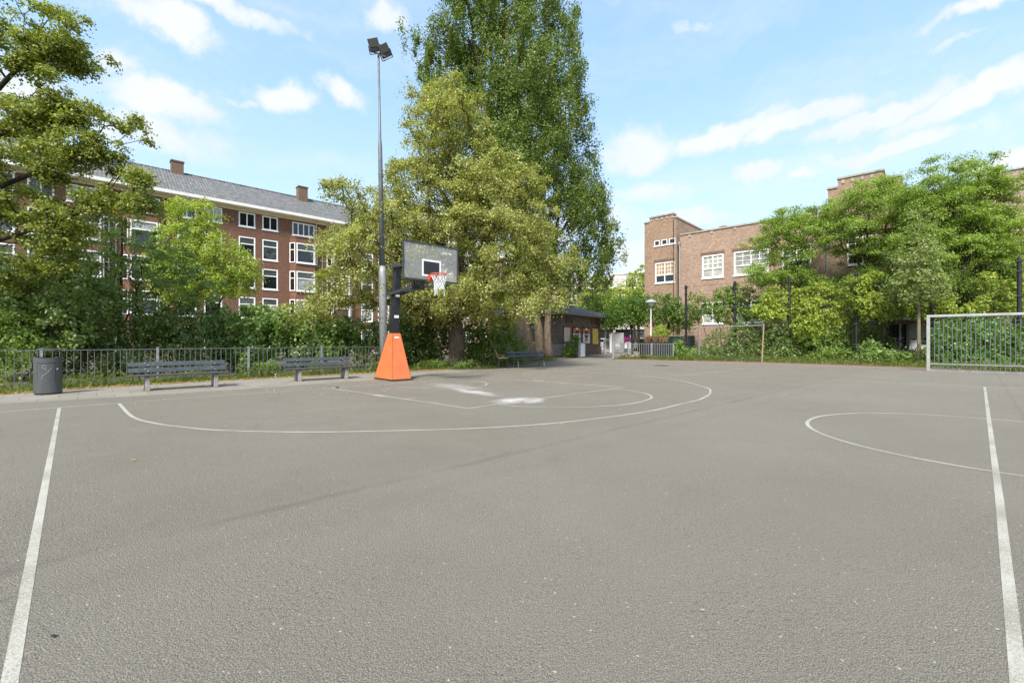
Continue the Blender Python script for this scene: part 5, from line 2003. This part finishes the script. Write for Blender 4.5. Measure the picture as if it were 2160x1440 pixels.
# ------------------------------------------------------------------ tall poplar group
YP = 29.0
bp_ = Vector((.95, YP, 0))
pop = px_ell(YP, [(1060, -120, 85, 120, 0, 2.8), (1055, 10, 115, 110, 0, 3.4), (962, 60, 46, 110, 0, 2.2), (932, 130, 30, 60, 0, 1.4), (1155, 70, 44, 110, 0, 2.2), (1050, 130, 135, 110, 0, 4.0), (1070, 230, 165, 110, 0, 4.4), (950, 150, 60, 70, 0, 2), (930, 200, 40, 40, 0, 1.4), (1190, 190, 45, 90, 0, 2.4),
                  (1110, 330, 140, 100, 0, 4.2), (1200, 300, 60, 80, 0, 2.4), (1235, 300, 34, 60, 0, 1.4), (1180, 420, 90, 90, 0, 3.2), (1240, 420, 38, 70, 0, 1.8), (1215, 510, 75, 75, 0, 2.6), (1270, 530, 34, 48, 0, 1.6), (1175, 575, 65, 40, .5, 2.2), (1240, 580, 45, 30, 0, 1.6), (878, 105, 18, 18, 0, .6), (1205, 55, 14, 14, 0, .6), (1120, 560, 60, 70, 1, 2.4), (1060, 420, 110, 120, 1.5, 3)])
def pv(x, y, Y=YP): return P(x, y, Y)
tree("poplar_tree", "towering dark green poplar group with ribbed pale trunks behind the linden, beside the kiosk", "tree", bp_,
     [pv(1112, 758), pv(1104, 690), pv(1098, 620), pv(1092, 500), pv(1080, 300), pv(1068, 60), pv(1060, -180)], [.62, .42, .36, .30, .24, .15, .03], pop, 2300, 125, .46, .125, "poplar_leaf", "poplar_bark", 12,
     boughs=(240, .85, 1.9), shell=.5, rtip=.014, trunk_from=.22, maxr=.15, droop=.2, vertical=1.5, flat=.6, sag=-.05, zmin=2.2,
     extra_trunks=[([pv(1140, 757, 29.6), pv(1137, 700, 29.6), pv(1130, 620, 29.6), pv(1150, 400, 29.6)], [.40, .28, .22, .08]), ([pv(1158, 756, 29.2), pv(1155, 690, 29.2), pv(1165, 560, 29.2), pv(1185, 400, 29.2)], [.30, .22, .16, .05]),
                   ([pv(1092, 757, 28.6), pv(1094, 690, 28.8), pv(1098, 630, 29)], [.26, .2, .16])],
     limbs=[[pv(1098, 560), pv(1150, 300), pv(1180, 60)], [pv(1098, 540), pv(1020, 200), pv(985, 0)], [pv(1098, 600), pv(1190, 480), pv(1240, 400)], [pv(1090, 420), pv(1120, 150), pv(1110, -100)], [pv(1090, 420), pv(1035, 120), pv(1025, -100)]])

# ------------------------------------------------------------------ near tree, upper left
YN = 13.0
bn_ = Vector((-17.0, 13.6, 0))
near = px_ell(YN, [(40, 40, 85, 70, 0, 1.4), (120, 70, 60, 45, 0, 1.0), (175, 115, 55, 34, .3, .8, 2.0), (60, 130, 90, 50, .4, 1.2), (90, 190, 80, 40, -.4, 1.0), (160, 225, 60, 30, -.3, .8, 1.5), (30, 250, 80, 50, .4, 1.4), (110, 275, 60, 30, 0, .9), (250, 275, 45, 36, .2, .7, 2.2), (205, 310, 60, 34, .2, .9, 1.8),
                   (250, 365, 58, 44, .2, .9, 2.2), (150, 345, 80, 36, 0, 1.1), (60, 345, 80, 45, .4, 1.3), (40, 420, 85, 50, .2, 1.4), (120, 430, 60, 30, .4, 1.0), (200, 420, 60, 28, .3, .9), (270, 425, 52, 26, .4, .7, 2.0), (285, 385, 40, 26, .2, .6, 2.0), (215, 385, 60, 26, .2, .8), (20, 580, 70, 40, .3, 1.2), (40, 470, 90, 60, .3, 1.4, 2.5), (90, 545, 70, 40, .4, 1.0, 2.0), (0, 540, 60, 60, .2, 1.2, 1.5), (30, 500, 75, 60, .3, 1.4), (100, 520, 50, 30, .4, 1.0), (-60, 200, 90, 160, 0, 2.5, .2), (-120, 60, 100, 120, 0, 2.5, .15), (-90, 420, 90, 110, 0, 2.4, .2), (-180, 260, 90, 160, .5, 3, .1)])
def nv(x, y, d=0): return P(x, y, YN + d)
tree("elm_tree", "large elm reaching in from the upper left with dark crooked boughs over the bin", "tree", bn_,
     [bn_, bn_ + Vector((.1, 0, 2)), bn_ + Vector((.15, -.1, 4)), bn_ + Vector((.3, -.3, 7)), bn_ + Vector((.4, -.4, 11))], [.42, .34, .30, .2, .08], near, 520, 140, .30, .08, "elm_leaf", "twig_bark", 13, limb_leaves=4, boughs=(120, .5, .45),
     shell=.3, rtip=.009, maxr=.10, droop=.7, hang=.3, flat=.5, out=.3, zmin=2.6, trunk_from=.3,
     limbs=[[nv(-195, 560), nv(-60, 420), nv(20, 385), nv(110, 345), nv(190, 312), nv(250, 300)], [nv(-195, 600), nv(-40, 520), nv(70, 480), nv(150, 462), nv(210, 425), nv(290, 420)], [nv(-195, 400), nv(-60, 260), nv(10, 170), nv(70, 122), nv(110, 100), nv(190, 105)], [nv(-195, 420), nv(-40, 300), nv(90, 250), nv(150, 235)]])

# ------------------------------------------------------------------ left planting
def xyG(x, Y): return Vector(((x - CX) * Y / FPX, Y, 0))
b_ = xyG(252, 17.2)
sap = px_ell(17.2, [(255, 520, 90, 60, 0, 1.2), (180, 560, 80, 55, 0, 1.3), (330, 560, 85, 50, 0, 1.2), (250, 600, 150, 55, 0, 1.6), (400, 600, 70, 45, .3, 1.0), (150, 620, 90, 45, 0, 1.3), (330, 630, 90, 40, .2, 1.1), (260, 460, 40, 40, 0, .8)])
tree("young_maple", "young slender maple with open dark green crown above the hedge behind the first bench", "tree", b_, [b_, b_ + Vector((0, 0, 1.5)), b_ + Vector((.05, 0, 3)), b_ + Vector((.1, 0, 5)), b_ + Vector((.1, 0, 6.2))], [.09, .07, .055, .035, .012],
     sap, 175, 90, .32, .095, "maple_leaf", "twig_bark", 14, shell=.25, rtip=.007, maxr=.05, droop=.5, out=.4, zmin=1.4, trunk_from=.25)
b_ = xyG(95, 15.0)
mp = px_ell(15.0, [(70, 590, 70, 65, 0, 1.1), (120, 640, 85, 70, -.2, 1.2), (40, 660, 60, 60, 0, 1.0), (190, 640, 60, 60, .4, .9), (110, 700, 90, 45, -.3, 1.0), (-40, 640, 70, 90, 0, 1.2), (130, 550, 30, 30, 0, .5)])
tree("maple_shrub", "dense dark green maple shrub directly behind the litter bin", "shrub", b_, [b_, b_ + Vector((0, 0, 1)), b_ + Vector((.1, 0, 2.4)), b_ + Vector((.0, 0, 3.4))], [.07, .06, .04, .01],
     mp, 225, 90, .32, .11, "maple_leaf", "twig_bark", 15, shell=.45, rtip=.007, maxr=.04, droop=.5, zmin=.5, trunk_from=.1, fname="foliage")
b_ = xyG(472, 24.5)
yt = px_ell(24.5, [(410, 460, 45, 45, 0, 1.4), (400, 520, 60, 55, 0, 1.8), (450, 540, 65, 50, 0, 1.6), (495, 590, 55, 38, 0, 1.4), (430, 590, 70, 45, 0, 1.7), (365, 560, 50, 55, 0, 1.4), (520, 560, 25, 25, 0, .8), (395, 610, 60, 35, 0, 1.4)])
tree("yellow_green_tree", "bright yellow green small tree with slanting stem in front of the apartment block", "tree", b_, [b_, b_ + Vector((-.15, 0, 1.5)), b_ + Vector((-.5, 0, 3)), b_ + Vector((-1.1, 0, 5)), b_ + Vector((-1.6, 0, 7.5))], [.13, .11, .09, .06, .015],
     yt, 320, 110, .44, .105, "lime_leaf", "twig_bark", 16, shell=.45, rtip=.009, maxr=.07, droop=.5, hang=.25, zmin=2.4)
def shrub(name, label, x, Y, ells, n, per, cr, ls, mat, seed, cat="shrub", stems=4, bark="twig_bark", group=None, shell=.5, **kw):
    rng = np.random.default_rng(seed)
    b = xyG(x, Y)
    root = thing(name, label, cat, tuple(b), 0, group)
    E_ = px_ell(Y, ells)
    pts = crown_points(rng, E_, n, shell, zmin=.1)
    mb = MB()
    loc = np.array(b)
    for k in range(stems):
        q = pts[rng.integers(len(pts))] - loc
        s0_ = np.array([q[0] * .6 + rng.normal(0, .1), q[1] * .4, -.02])
        mid_ = (s0_ + q) / 2 + rng.normal(0, .12, 3)
        mb.tube([s0_, mid_, q], [.028, .02, .008], 5, cap=False)
    sub = pts[rng.choice(len(pts), min(len(pts), 60), replace=False)] - loc
    skeleton(mb, rng, [np.array([0, 0, -.02]), np.array([0, 0, .5])], sub, rtip=.005, maxr=.03, trunk_from=.0)
    mb.build("stems", MATS[bark], root)
    foliage(rng, root, E_, n, per, cr, ls, mat, shell, pts=pts, name="foliage", **kw)
    return root
hg = "shrubs of the left hedge"
shrub("hedge_shrub", "yellowish green shrub at the far left edge behind the railing", 10, 13.6, [(5, 700, 50, 55, 0, .8), (-60, 690, 60, 70, 0, 1), (45, 740, 50, 40, 0, .7), (0, 770, 60, 35, -.2, .6)], 110, 52, .26, .09, "hop_leaf", 21, group=hg)
shrub("hedge_shrub", "low mixed green shrub behind the railing between bin and first bench", 210, 16.2, [(170, 720, 70, 40, 0, .8), (240, 715, 70, 45, 0, .9), (140, 760, 60, 30, -.6, .5), (260, 760, 60, 30, -.3, .6), (300, 700, 50, 40, .4, .8)], 170, 52, .28, .095, "hedge_leaf", 22, group=hg)
shrub("hedge_shrub", "dark glossy shrub above the first bench in the left hedge", 390, 17.4, [(340, 690, 60, 45, 0, 1), (400, 690, 60, 48, 0, 1), (380, 740, 80, 32, -.4, .8), (440, 720, 45, 45, 0, .9)], 170, 52, .30, .10, "hedge_leaf", 23, group=hg)
shrub("hedge_shrub", "tall bright ivy covered shrub in the middle of the left hedge", 530, 18.6, [(480, 700, 50, 50, 0, 1), (540, 690, 55, 42, 0, 1), (520, 730, 70, 36, -.5, .8), (585, 690, 40, 40, 0, .9), (545, 665, 32, 22, 0, .6)], 190, 52, .30, .135, "ivy_leaf", 24, group=hg)
shrub("hedge_shrub", "ivy mound above the second bench in the left hedge", 650, 19.6, [(615, 695, 50, 48, 0, 1), (670, 705, 55, 42, 0, 1), (650, 735, 70, 30, -.6, .8), (715, 708, 45, 40, 0, 1)], 180, 52, .30, .135, "ivy_leaf", 25, group=hg)
shrub("hedge_shrub", "hedge shrub on both sides of the floodlight mast", 790, 20.4, [(765, 710, 45, 38, 0, 1), (830, 705, 50, 45, .2, 1), (790, 740, 70, 30, -.4, .7), (870, 720, 40, 50, .4, .9)], 180, 50, .30, .11, "hedge_leaf", 26, group=hg)
shrub("hedge_shrub", "leafy shrub between the orange base and the linden trunk", 895, 21.6, [(880, 695, 36, 55, 0, .9), (920, 710, 34, 60, 0, .9), (890, 750, 50, 26, -.3, .6)], 240, 50, .30, .11, "hedge_leaf", 27, group=hg)
shrub("hedge_shrub", "loose light shrub with gaps right of the linden trunk", 1015, 22.6, [(1000, 700, 28, 50, 0, .8), (1035, 725, 45, 40, 0, .9), (1060, 700, 32, 30, .6, .8), (1010, 750, 50, 24, -.4, .6), (1085, 740, 26, 26, 1, .6), (985, 720, 24, 40, .2, .7)], 230, 46, .32, .105, "hop_leaf", 28, group=hg, shell=.2)
shrub("ground_ivy", "bright low ivy round the foot of the linden", 957, 19.9, [(925, 773, 30, 9, 0, .35), (985, 774, 28, 9, 0, .35), (957, 777, 40, 6, -.3, .3)], 60, 30, .16, .09, "ivy_leaf", 29, cat="ivy", stems=1)
shrub("weed_clump", "bushy green weed at the railing between the two left benches", 560, 15.9, [(560, 775, 24, 16, 0, .3)], 26, 34, .15, .07, "ivy_leaf", 30, cat="weed", stems=2)
shrub("weed_clump", "tall thin weed climbing the railing right of the first bench", 520, 15.3, [(517, 765, 10, 26, 0, .2)], 18, 26, .13, .075, "hop_leaf", 31, cat="weed", stems=2)
shrub("kiosk_bush", "small green bush against the kiosk posters", 1208, 33.0, [(1205, 738, 13, 16, 0, .5), (1214, 720, 9, 14, 0, .4), (1195, 748, 10, 10, 0, .4)], 46, 34, .3, .12, "hop_leaf", 32, stems=3)

# ------------------------------------------------------------------ trees by the gate and beyond
gg = "street trees beyond the gate"
def street_tree(label, x, Y, ells, n, seed, mat="street_tree_leaf", ls=.16, tr=.14, per=52, cr=.55):
    b = xyG(x, Y)
    E_ = px_ell(Y, ells)
    zt = max(e[0][2] for e in E_)
    cx_ = np.mean([e[0][0] for e in E_])
    tree("street_tree", label, "tree", b, [b, b + Vector((0, 0, 1.5)), Vector((b.x * .7 + cx_ * .3, Y, 3)), Vector((cx_, Y, zt))], [tr, tr * .85, tr * .7, .03], E_, n, per, cr, ls, mat, "twig_bark", seed, group=gg, shell=.5, rtip=.012, maxr=.08, zmin=2.0, hang=.15)
street_tree("round dark green tree between kiosk and street lamp", 1333, 39, [(1330, 655, 40, 32, 0, 1.6), (1305, 665, 30, 24, 0, 1.3), (1350, 640, 24, 24, 0, 1.2), (1290, 680, 24, 14, 0, 1)], 110, 41)
street_tree("dark green tree spreading right of the street lamp before the school wall", 1408, 37.5, [(1400, 645, 32, 28, 0, 1.5), (1435, 660, 34, 28, 0, 1.5), (1385, 665, 24, 24, 0, 1.2), (1460, 665, 16, 20, 0, .9), (1430, 685, 28, 14, 0, 1)], 120, 42)
street_tree("yellow green tree left of the school tower, behind the dark round one", 1340, 52, [(1345, 610, 26, 40, 0, 2), (1330, 640, 30, 30, 0, 2), (1355, 580, 10, 22, 0, .8), (1305, 625, 20, 26, 0, 1.4)], 120, 43, "lime_leaf", .22, .18)
street_tree("yellow green tree behind the kiosk roof", 1262, 50, [(1260, 620, 34, 40, 0, 2.2), (1240, 650, 34, 26, 0, 2), (1285, 650, 26, 28, 0, 1.8)], 110, 44, "lime_leaf", .22, .18)
street_tree("mid green tree just above the right end of the kiosk roof", 1290, 44, [(1275, 665, 36, 24, 0, 1.6), (1250, 640, 24, 24, 0, 1.4), (1310, 650, 20, 26, 0, 1.3)], 90, 45, "street_tree_leaf", .18, .15)
street_tree("slim street tree with dark trunk on the plaza behind the gate", 1347, 46, [(1350, 668, 24, 16, 0, 1.4), (1338, 650, 24, 20, 0, 1.4)], 60, 46, "street_tree_leaf", .18, .15)
street_tree("mid green tree behind the poplar trunks, left of the kiosk", 1085, 42, [(1075, 640, 50, 36, 0, 2), (1130, 650, 36, 30, 0, 1.8)], 110, 47, "street_tree_leaf", .2, .15)

# ------------------------------------------------------------------ right side
lg = "locust trees before the school"
b_ = xyG(1690, 30.8)
l1 = px_ell(30.8, [(1690, 480, 70, 40, 0, 2.2), (1640, 520, 50, 40, 0, 1.8), (1625, 570, 40, 30, 0, 1.4), (1690, 585, 90, 18, 0, 2.0), (1660, 450, 30, 20, 0, 1.2), (1745, 450, 36, 22, 0, 1.4)])
def lt(**kw): return dict(boughs=(kw.pop('nb', 52), 1.1, .6), shell=.4, rtip=.011, maxr=.09, droop=.3, flat=.42, out=.2, jitter=.5, hang=.2, zmin=3, **kw)
tree("locust_tree", "feathery green locust tree covering the middle school windows", "tree", b_, [b_, b_ + Vector((0, 0, 2)), b_ + Vector((-.1, 0, 4.5)), b_ + Vector((0, 0, 7)), b_ + Vector((.3, 0, 9.3))], [.17, .14, .12, .07, .02], l1, 300, 170, .52, .095, "locust_leaf", "twig_bark", 51, group=lg, **lt())
b_ = xyG(1822, 28.4)
l2 = px_ell(28.4, [(1830, 430, 60, 40, 0, 2.2), (1800, 470, 60, 40, 0, 2), (1870, 460, 50, 50, 0, 2.2), (1840, 510, 50, 30, 0, 2), (1810, 590, 50, 14, 0, 1.6), (1870, 560, 60, 40, .3, 2)])
tree("locust_tree", "yellowish green locust tree in front of the stepped gable", "tree", b_, [b_, b_ + Vector((0, 0, 2)), b_ + Vector((.1, 0, 5)), b_ + Vector((.2, 0, 7.4)), b_ + Vector((.3, 0, 9.6))], [.17, .14, .12, .07, .02], l2, 310, 170, .52, .095, "locust_leaf", "twig_bark", 52, group=lg, **lt())
b_ = xyG(2005, 25.1)
l3 = px_ell(25.1, [(2020, 380, 75, 34, 0, 1.35), (1950, 430, 60, 46, 0, 1.35), (2070, 410, 70, 46, 0, 1.35), (2010, 470, 100, 55, 0, 1.35), (2095, 490, 50, 60, 0, 1.35), (1940, 520, 60, 50, 0, 1.35), (2040, 550, 100, 45, 0, 1.35), (2120, 550, 40, 50, 0, 1.5), (2060, 610, 90, 34, 0, 1.35), (1960, 590, 60, 40, 0, 1.35), (2080, 450, 60, 60, .3, 1.35), (2050, 500, 80, 60, -.5, 1.35), (2105, 610, 55, 40, 0, 1.35), (1990, 410, 60, 40, 0, 1.35), (2150, 600, 30, 30, 0, 1.2)])
tree("locust_tree", "largest bright green locust tree, dome shaped, before the pale pink wing", "tree", b_, [b_, b_ + Vector((0, 0, 2)), b_ + Vector((-.2, 0, 4.5)), b_ + Vector((0, 0, 6.5)), b_ + Vector((.2, 0, 9.4))], [.19, .16, .13, .08, .02], l3, 1000, 170, .44, .085, "locust_leaf", "twig_bark", 53, group=lg, **lt(nb=190))
b_ = xyG(1938, 22.9)
l4 = px_ell(22.9, [(1938, 480, 22, 40, 0, .6), (1938, 540, 42, 40, 0, 1), (1938, 600, 58, 36, 0, 1.2), (1915, 575, 30, 16, 0, .6), (1965, 610, 34, 20, 0, .7)])
tree("pale_young_tree", "slender pale green conical young tree standing at the mesh fence", "tree", b_, [b_, b_ + Vector((0, 0, 2)), b_ + Vector((0, 0, 4)), b_ + Vector((0, 0, 7.3))], [.085, .075, .05, .01], l4, 150, 52, .34, .11, "pale_leaf", "young_bark", 54, shell=.2, rtip=.006, maxr=.03, droop=.5, zmin=2.6, out=.3)
# climbers and hedges along the mesh fence
cg = "climbers and shrubs along the mesh fence"
def fY(x): return 26.0 - .678 * ft(x)
def fshrub(label, x, dy, ells, n, per, cr, ls, mat, seed, name="climbing_plant", cat="climber", **kw):
    return shrub(name, label, x, fY(x) + (.45 if name == 'climbing_plant' else dy), ells, n, per, cr, ls, mat, seed, cat=cat, group=cg, **kw)
fshrub("spreading yellow green climber round the second fence post above the old goal frame", 1550, -.2, [(1550, 622, 42, 24, 0, .6), (1510, 645, 40, 22, 0, .5), (1590, 650, 44, 24, 0, .5), (1550, 665, 56, 20, 0, .5), (1470, 628, 20, 10, 0, .3)], 130, 44, .34, .15, "hop_leaf", 61)
fshrub("yellow green climber arching over the third fence post", 1668, -.2, [(1650, 630, 50, 24, 0, .5), (1700, 625, 50, 20, 0, .5), (1670, 660, 60, 26, 0, .6), (1620, 655, 34, 20, 0, .5), (1730, 610, 30, 16, 0, .4)], 150, 44, .32, .15, "vine_leaf", 62)
fshrub("tall vine mass between the third and fourth fence posts", 1745, -.2, [(1740, 660, 50, 40, 0, .5), (1790, 650, 40, 36, 0, .5), (1760, 615, 30, 16, 0, .4), (1720, 690, 50, 30, 0, .6)], 140, 44, .30, .14, "vine_leaf", 63)
fshrub("drooping vine with yellow leaves right of the fourth fence post", 1870, -.2, [(1835, 635, 34, 18, 0, .4), (1860, 655, 50, 20, 0, .4), (1920, 650, 50, 18, 0, .4), (1820, 600, 16, 20, 0, .3), (1845, 580, 20, 10, 0, .25), (1950, 665, 34, 12, 0, .4)], 130, 44, .26, .13, "vine_leaf", 64)
fshrub("yellow green vine over the goal crossbar at the right edge", 2070, -.2, [(2020, 650, 50, 14, 0, .4), (2080, 645, 50, 18, 0, .4), (2120, 615, 36, 26, 0, .4), (2150, 640, 50, 24, 0, .4), (2085, 590, 14, 18, 0, .25), (2200, 620, 50, 40, 0, .5)], 140, 44, .25, .13, "vine_leaf", 65)
hn = dict(name="hedge_shrub", cat="shrub")
fshrub("dark hedge behind the thin old goal frame", 1560, -.5, [(1520, 725, 40, 28, 0, .8), (1570, 715, 40, 38, 0, .9), (1600, 730, 30, 26, -.3, .8), (1545, 745, 70, 14, -.8, .6)], 170, 46, .34, .12, "hedge_leaf", 66, **hn)
fshrub("bushy hedge right of the wooden goal post", 1665, .5, [(1640, 720, 40, 36, 0, .9), (1690, 715, 44, 40, 0, .9), (1665, 745, 60, 18, -.7, .7)], 160, 46, .32, .12, "hedge_leaf", 67, **hn)
fshrub("mixed green hedge left of the fourth fence post", 1755, .5, [(1740, 720, 44, 36, 0, .8), (1785, 720, 36, 36, 0, .8), (1765, 748, 60, 14, -.7, .6)], 150, 46, .30, .12, "hop_leaf", 68, **hn)
fshrub("low green undergrowth in front of the bicycle", 1890, -.9, [(1850, 748, 40, 12, 0, .6), (1900, 752, 50, 10, 0, .6), (1945, 750, 26, 12, 0, .5), (1835, 735, 20, 16, .4, .5)], 110, 42, .24, .105, "ivy_leaf", 69, **hn)
fshrub("light laurel hedge filling the goal behind its bars", 2060, -.9, [(2000, 715, 40, 45, 0, .7), (2055, 712, 50, 50, 0, .7), (2110, 715, 45, 50, 0, .7), (2170, 715, 45, 55, 0, .7), (2080, 755, 110, 16, -.3, .5), (2230, 710, 50, 55, 0, .7)], 330, 46, .26, .115, "laurel_leaf", 70, **hn)
fshrub("low bramble at the hedge end beside the bin store", 1455, -1.0, [(1440, 745, 26, 12, 0, .7), (1480, 748, 34, 12, 0, .7), (1428, 735, 10, 18, .2, .4)], 80, 40, .26, .12, "ivy_leaf", 71, **hn)
fshrub("young foliage and scrub between fence and school door", 1860, 2.0, [(1840, 690, 24, 28, 0, .8), (1862, 722, 22, 16, 0, .8), (1845, 720, 24, 24, 0, .6)], 70, 36, .3, .12, "hop_leaf", 72, shell=.2, **hn)
# planter grasses
def tuft_quads(rng, pos, h, wd, lean):
    N = len(pos)
    dirs = rng.normal(0, 1, (N, 3)); dirs[:, 2] = 0; dirs = norm(dirs)
    sidev = np.stack([-dirs[:, 1], dirs[:, 0], np.zeros(N)], 1)
    hh = h * rng.uniform(.5, 1.25, (N, 1))
    topp = pos + np.array([0, 0, 1.0]) * hh + dirs * hh * lean * rng.uniform(.2, 1.2, (N, 1))
    midp = pos + np.array([0, 0, .55]) * hh + dirs * hh * lean * .25
    return np.stack([pos - sidev * wd, pos + sidev * wd, midp + sidev * wd * .8, topp], 1), midp
rng = np.random.default_rng(5)
pg = thing("ornamental_grass", "orange brown dry grasses growing out of the dark planter box", "plant", (10.2, 31.6, 1.0))
pos = np.stack([rng.uniform(-.75, .75, 900) * rng.uniform(.3, 1, 900), rng.uniform(-.5, .5, 900), np.zeros(900)], 1)
q, _ = tuft_quads(rng, pos, .50, .010, .5)
link("blades", quads_mesh("blades", q, MATS["dry_grass"]), pg)
shrub("planter_shrub", "round yellow brown bush in the planter under the street tree", 1397, 32.0, [(1395, 700, 15, 13, 0, .45), (1385, 708, 9, 8, 0, .3)], 40, 40, .26, .09, "vine_leaf", 73, stems=4)

# ------------------------------------------------------------------ grass strips, fallen leaves
def strip_points(rng, poly, n):
    poly = [Vector(p) for p in poly]
    tris = [(poly[0], poly[i], poly[i + 1]) for i in range(1, len(poly) - 1)]
    ar = np.array([abs((b - a).cross(c - a).z) for a, b, c in tris])
    idx = rng.choice(len(tris), n, p=ar / ar.sum())
    r1, r2 = np.sqrt(rng.random(n)), rng.random(n)
    A = np.array([[list(v) for v in t_] for t_ in tris])[idx]
    return A[:, 0] * (1 - r1)[:, None] + A[:, 1] * (r1 * (1 - r2))[:, None] + A[:, 2] * (r1 * r2)[:, None]
def quadstrip(rng, front, back, n, power=1.0):
    """points between two polylines, denser towards the front"""
    F_, B_2 = [Vector(p) for p in front], [Vector(p) for p in back]
    m = len(F_) - 1
    L = np.array([(F_[i + 1] - F_[i]).length for i in range(m)])
    idx = rng.choice(m, n, p=L / L.sum())
    s = rng.random(n); v = rng.random(n) ** power
    Fa = np.array([list(p) for p in F_]); Ba = np.array([list(p) for p in B_2])
    f = Fa[idx] * (1 - s)[:, None] + Fa[idx + 1] * s[:, None]
    b = Ba[idx] * (1 - s)[:, None] + Ba[idx + 1] * s[:, None]
    return f * (1 - v)[:, None] + b * v[:, None]
rng = np.random.default_rng(6)
fr = [gedge[0], gedge[1], gedge[2], gedge[3], gedge[4], G(950, 779), G(1040, 778) + Vector((0, .4, 0)), G(1100, 765), G(1180, 758)]
bk = [f - V * d for f, d in zip(fr, (1.6, 1.6, 1.6, 1.6, 1.5, 1.6, 2.0, 3, 2))]
pos = quadstrip(rng, fr, bk, 15000, 1.0)
gn = np.sin(pos[:, 0] * 2.1) * np.sin(pos[:, 1] * 1.7 + 1) + rng.normal(0, .5, len(pos))
pos = pos[gn > -.7]
q, mid_ = tuft_quads(rng, pos, .12, .006, .6)
pos2 = quadstrip(rng, [f - V * .3 for f in fr], bk, 900, 1)
q2, _ = tuft_quads(rng, pos2, .34, .006, .5)
n3 = quadstrip(rng, [f - V * .12 for f in fr], bk, 14000, 1)
n3[:, 2] = rng.uniform(.02, .24, len(n3)) * np.clip(np.sin(n3[:, 0] * 3.1 + n3[:, 1]) + .9, .2, 1.6)
q3 = leaf_quads(rng, n3, np.tile([0, 0, 1.0], (len(n3), 1)), .075, .05, jitter=.5)
o = link("grass", quads_mesh("grass", np.concatenate([q, q2, q3]), MATS["grass_blade"]))
tag(o, "strip of unmown grass and weeds along the left railing", "grass", kind="stuff")
fr2 = [G(1300, 757.2), G(1450, 760), G(1600, 763.8), G(1800, 769.5), G(1930, 774.8), G(2160, 784.5), Vector((24, 13.6, 0))]
bk2 = [f + Vector((.678, .735, 0)) * d for f, d in zip(fr2, (.8, 2.5, 4.2, 4.2, 4, 3.5, 3.5))]
pos = quadstrip(rng, fr2, bk2, 14000, 1.2)
gn = np.sin(pos[:, 0] * 1.3) * np.sin(pos[:, 1] * 1.1 + 1) + rng.normal(0, .5, len(pos))
pos = pos[gn > -.6]
q, _ = tuft_quads(rng, pos, .15, .009, .6)
n3 = quadstrip(rng, [f + Vector((.2, .3, 0)) for f in fr2], bk2, 7000, 1)
n3[:, 2] = rng.uniform(.03, .28, len(n3))
q3 = leaf_quads(rng, n3, np.tile([0, 0, 1.0], (len(n3), 1)), .10, .07, jitter=.5)
o = link("grass", quads_mesh("grass", np.concatenate([q, q3]), MATS["grass_blade"]))
tag(o, "rough dry grass and weeds in front of the right hedge", "grass", kind="stuff")
# dry leaves along the edges and a few on the court
pos = quadstrip(rng, [f + V * .12 for f in fr[:6]], [f - V * .35 for f in fr[:6]], 5200, 1.2)
posb = quadstrip(rng, fr2, [f + Vector((.678, .735, 0)) * 1.0 for f in fr2], 2600, 1.2)
posc = strip_points(rng, [G(60, 830), G(700, 835), G(1480, 780), G(1050, 779), G(760, 795)], 320)
posd = strip_points(rng, [G(0, 1000), G(2160, 1000), G(2100, 800), G(1300, 762), G(0, 850)], 26)
pos = np.concatenate([pos, posb, posc, posd])
pos[:, 2] = rng.uniform(.008, .022, len(pos))
q = leaf_quads(rng, pos, np.tile([0, 0, 1.0], (len(pos), 1)), .055, .035, jitter=.28)
o = link("fallen_leaves", quads_mesh("fallen_leaves", q, MATS["fallen_leaf"]))
tag(o, "dry brown leaves scattered along the grass edges and on the court", "leaves", kind="stuff")
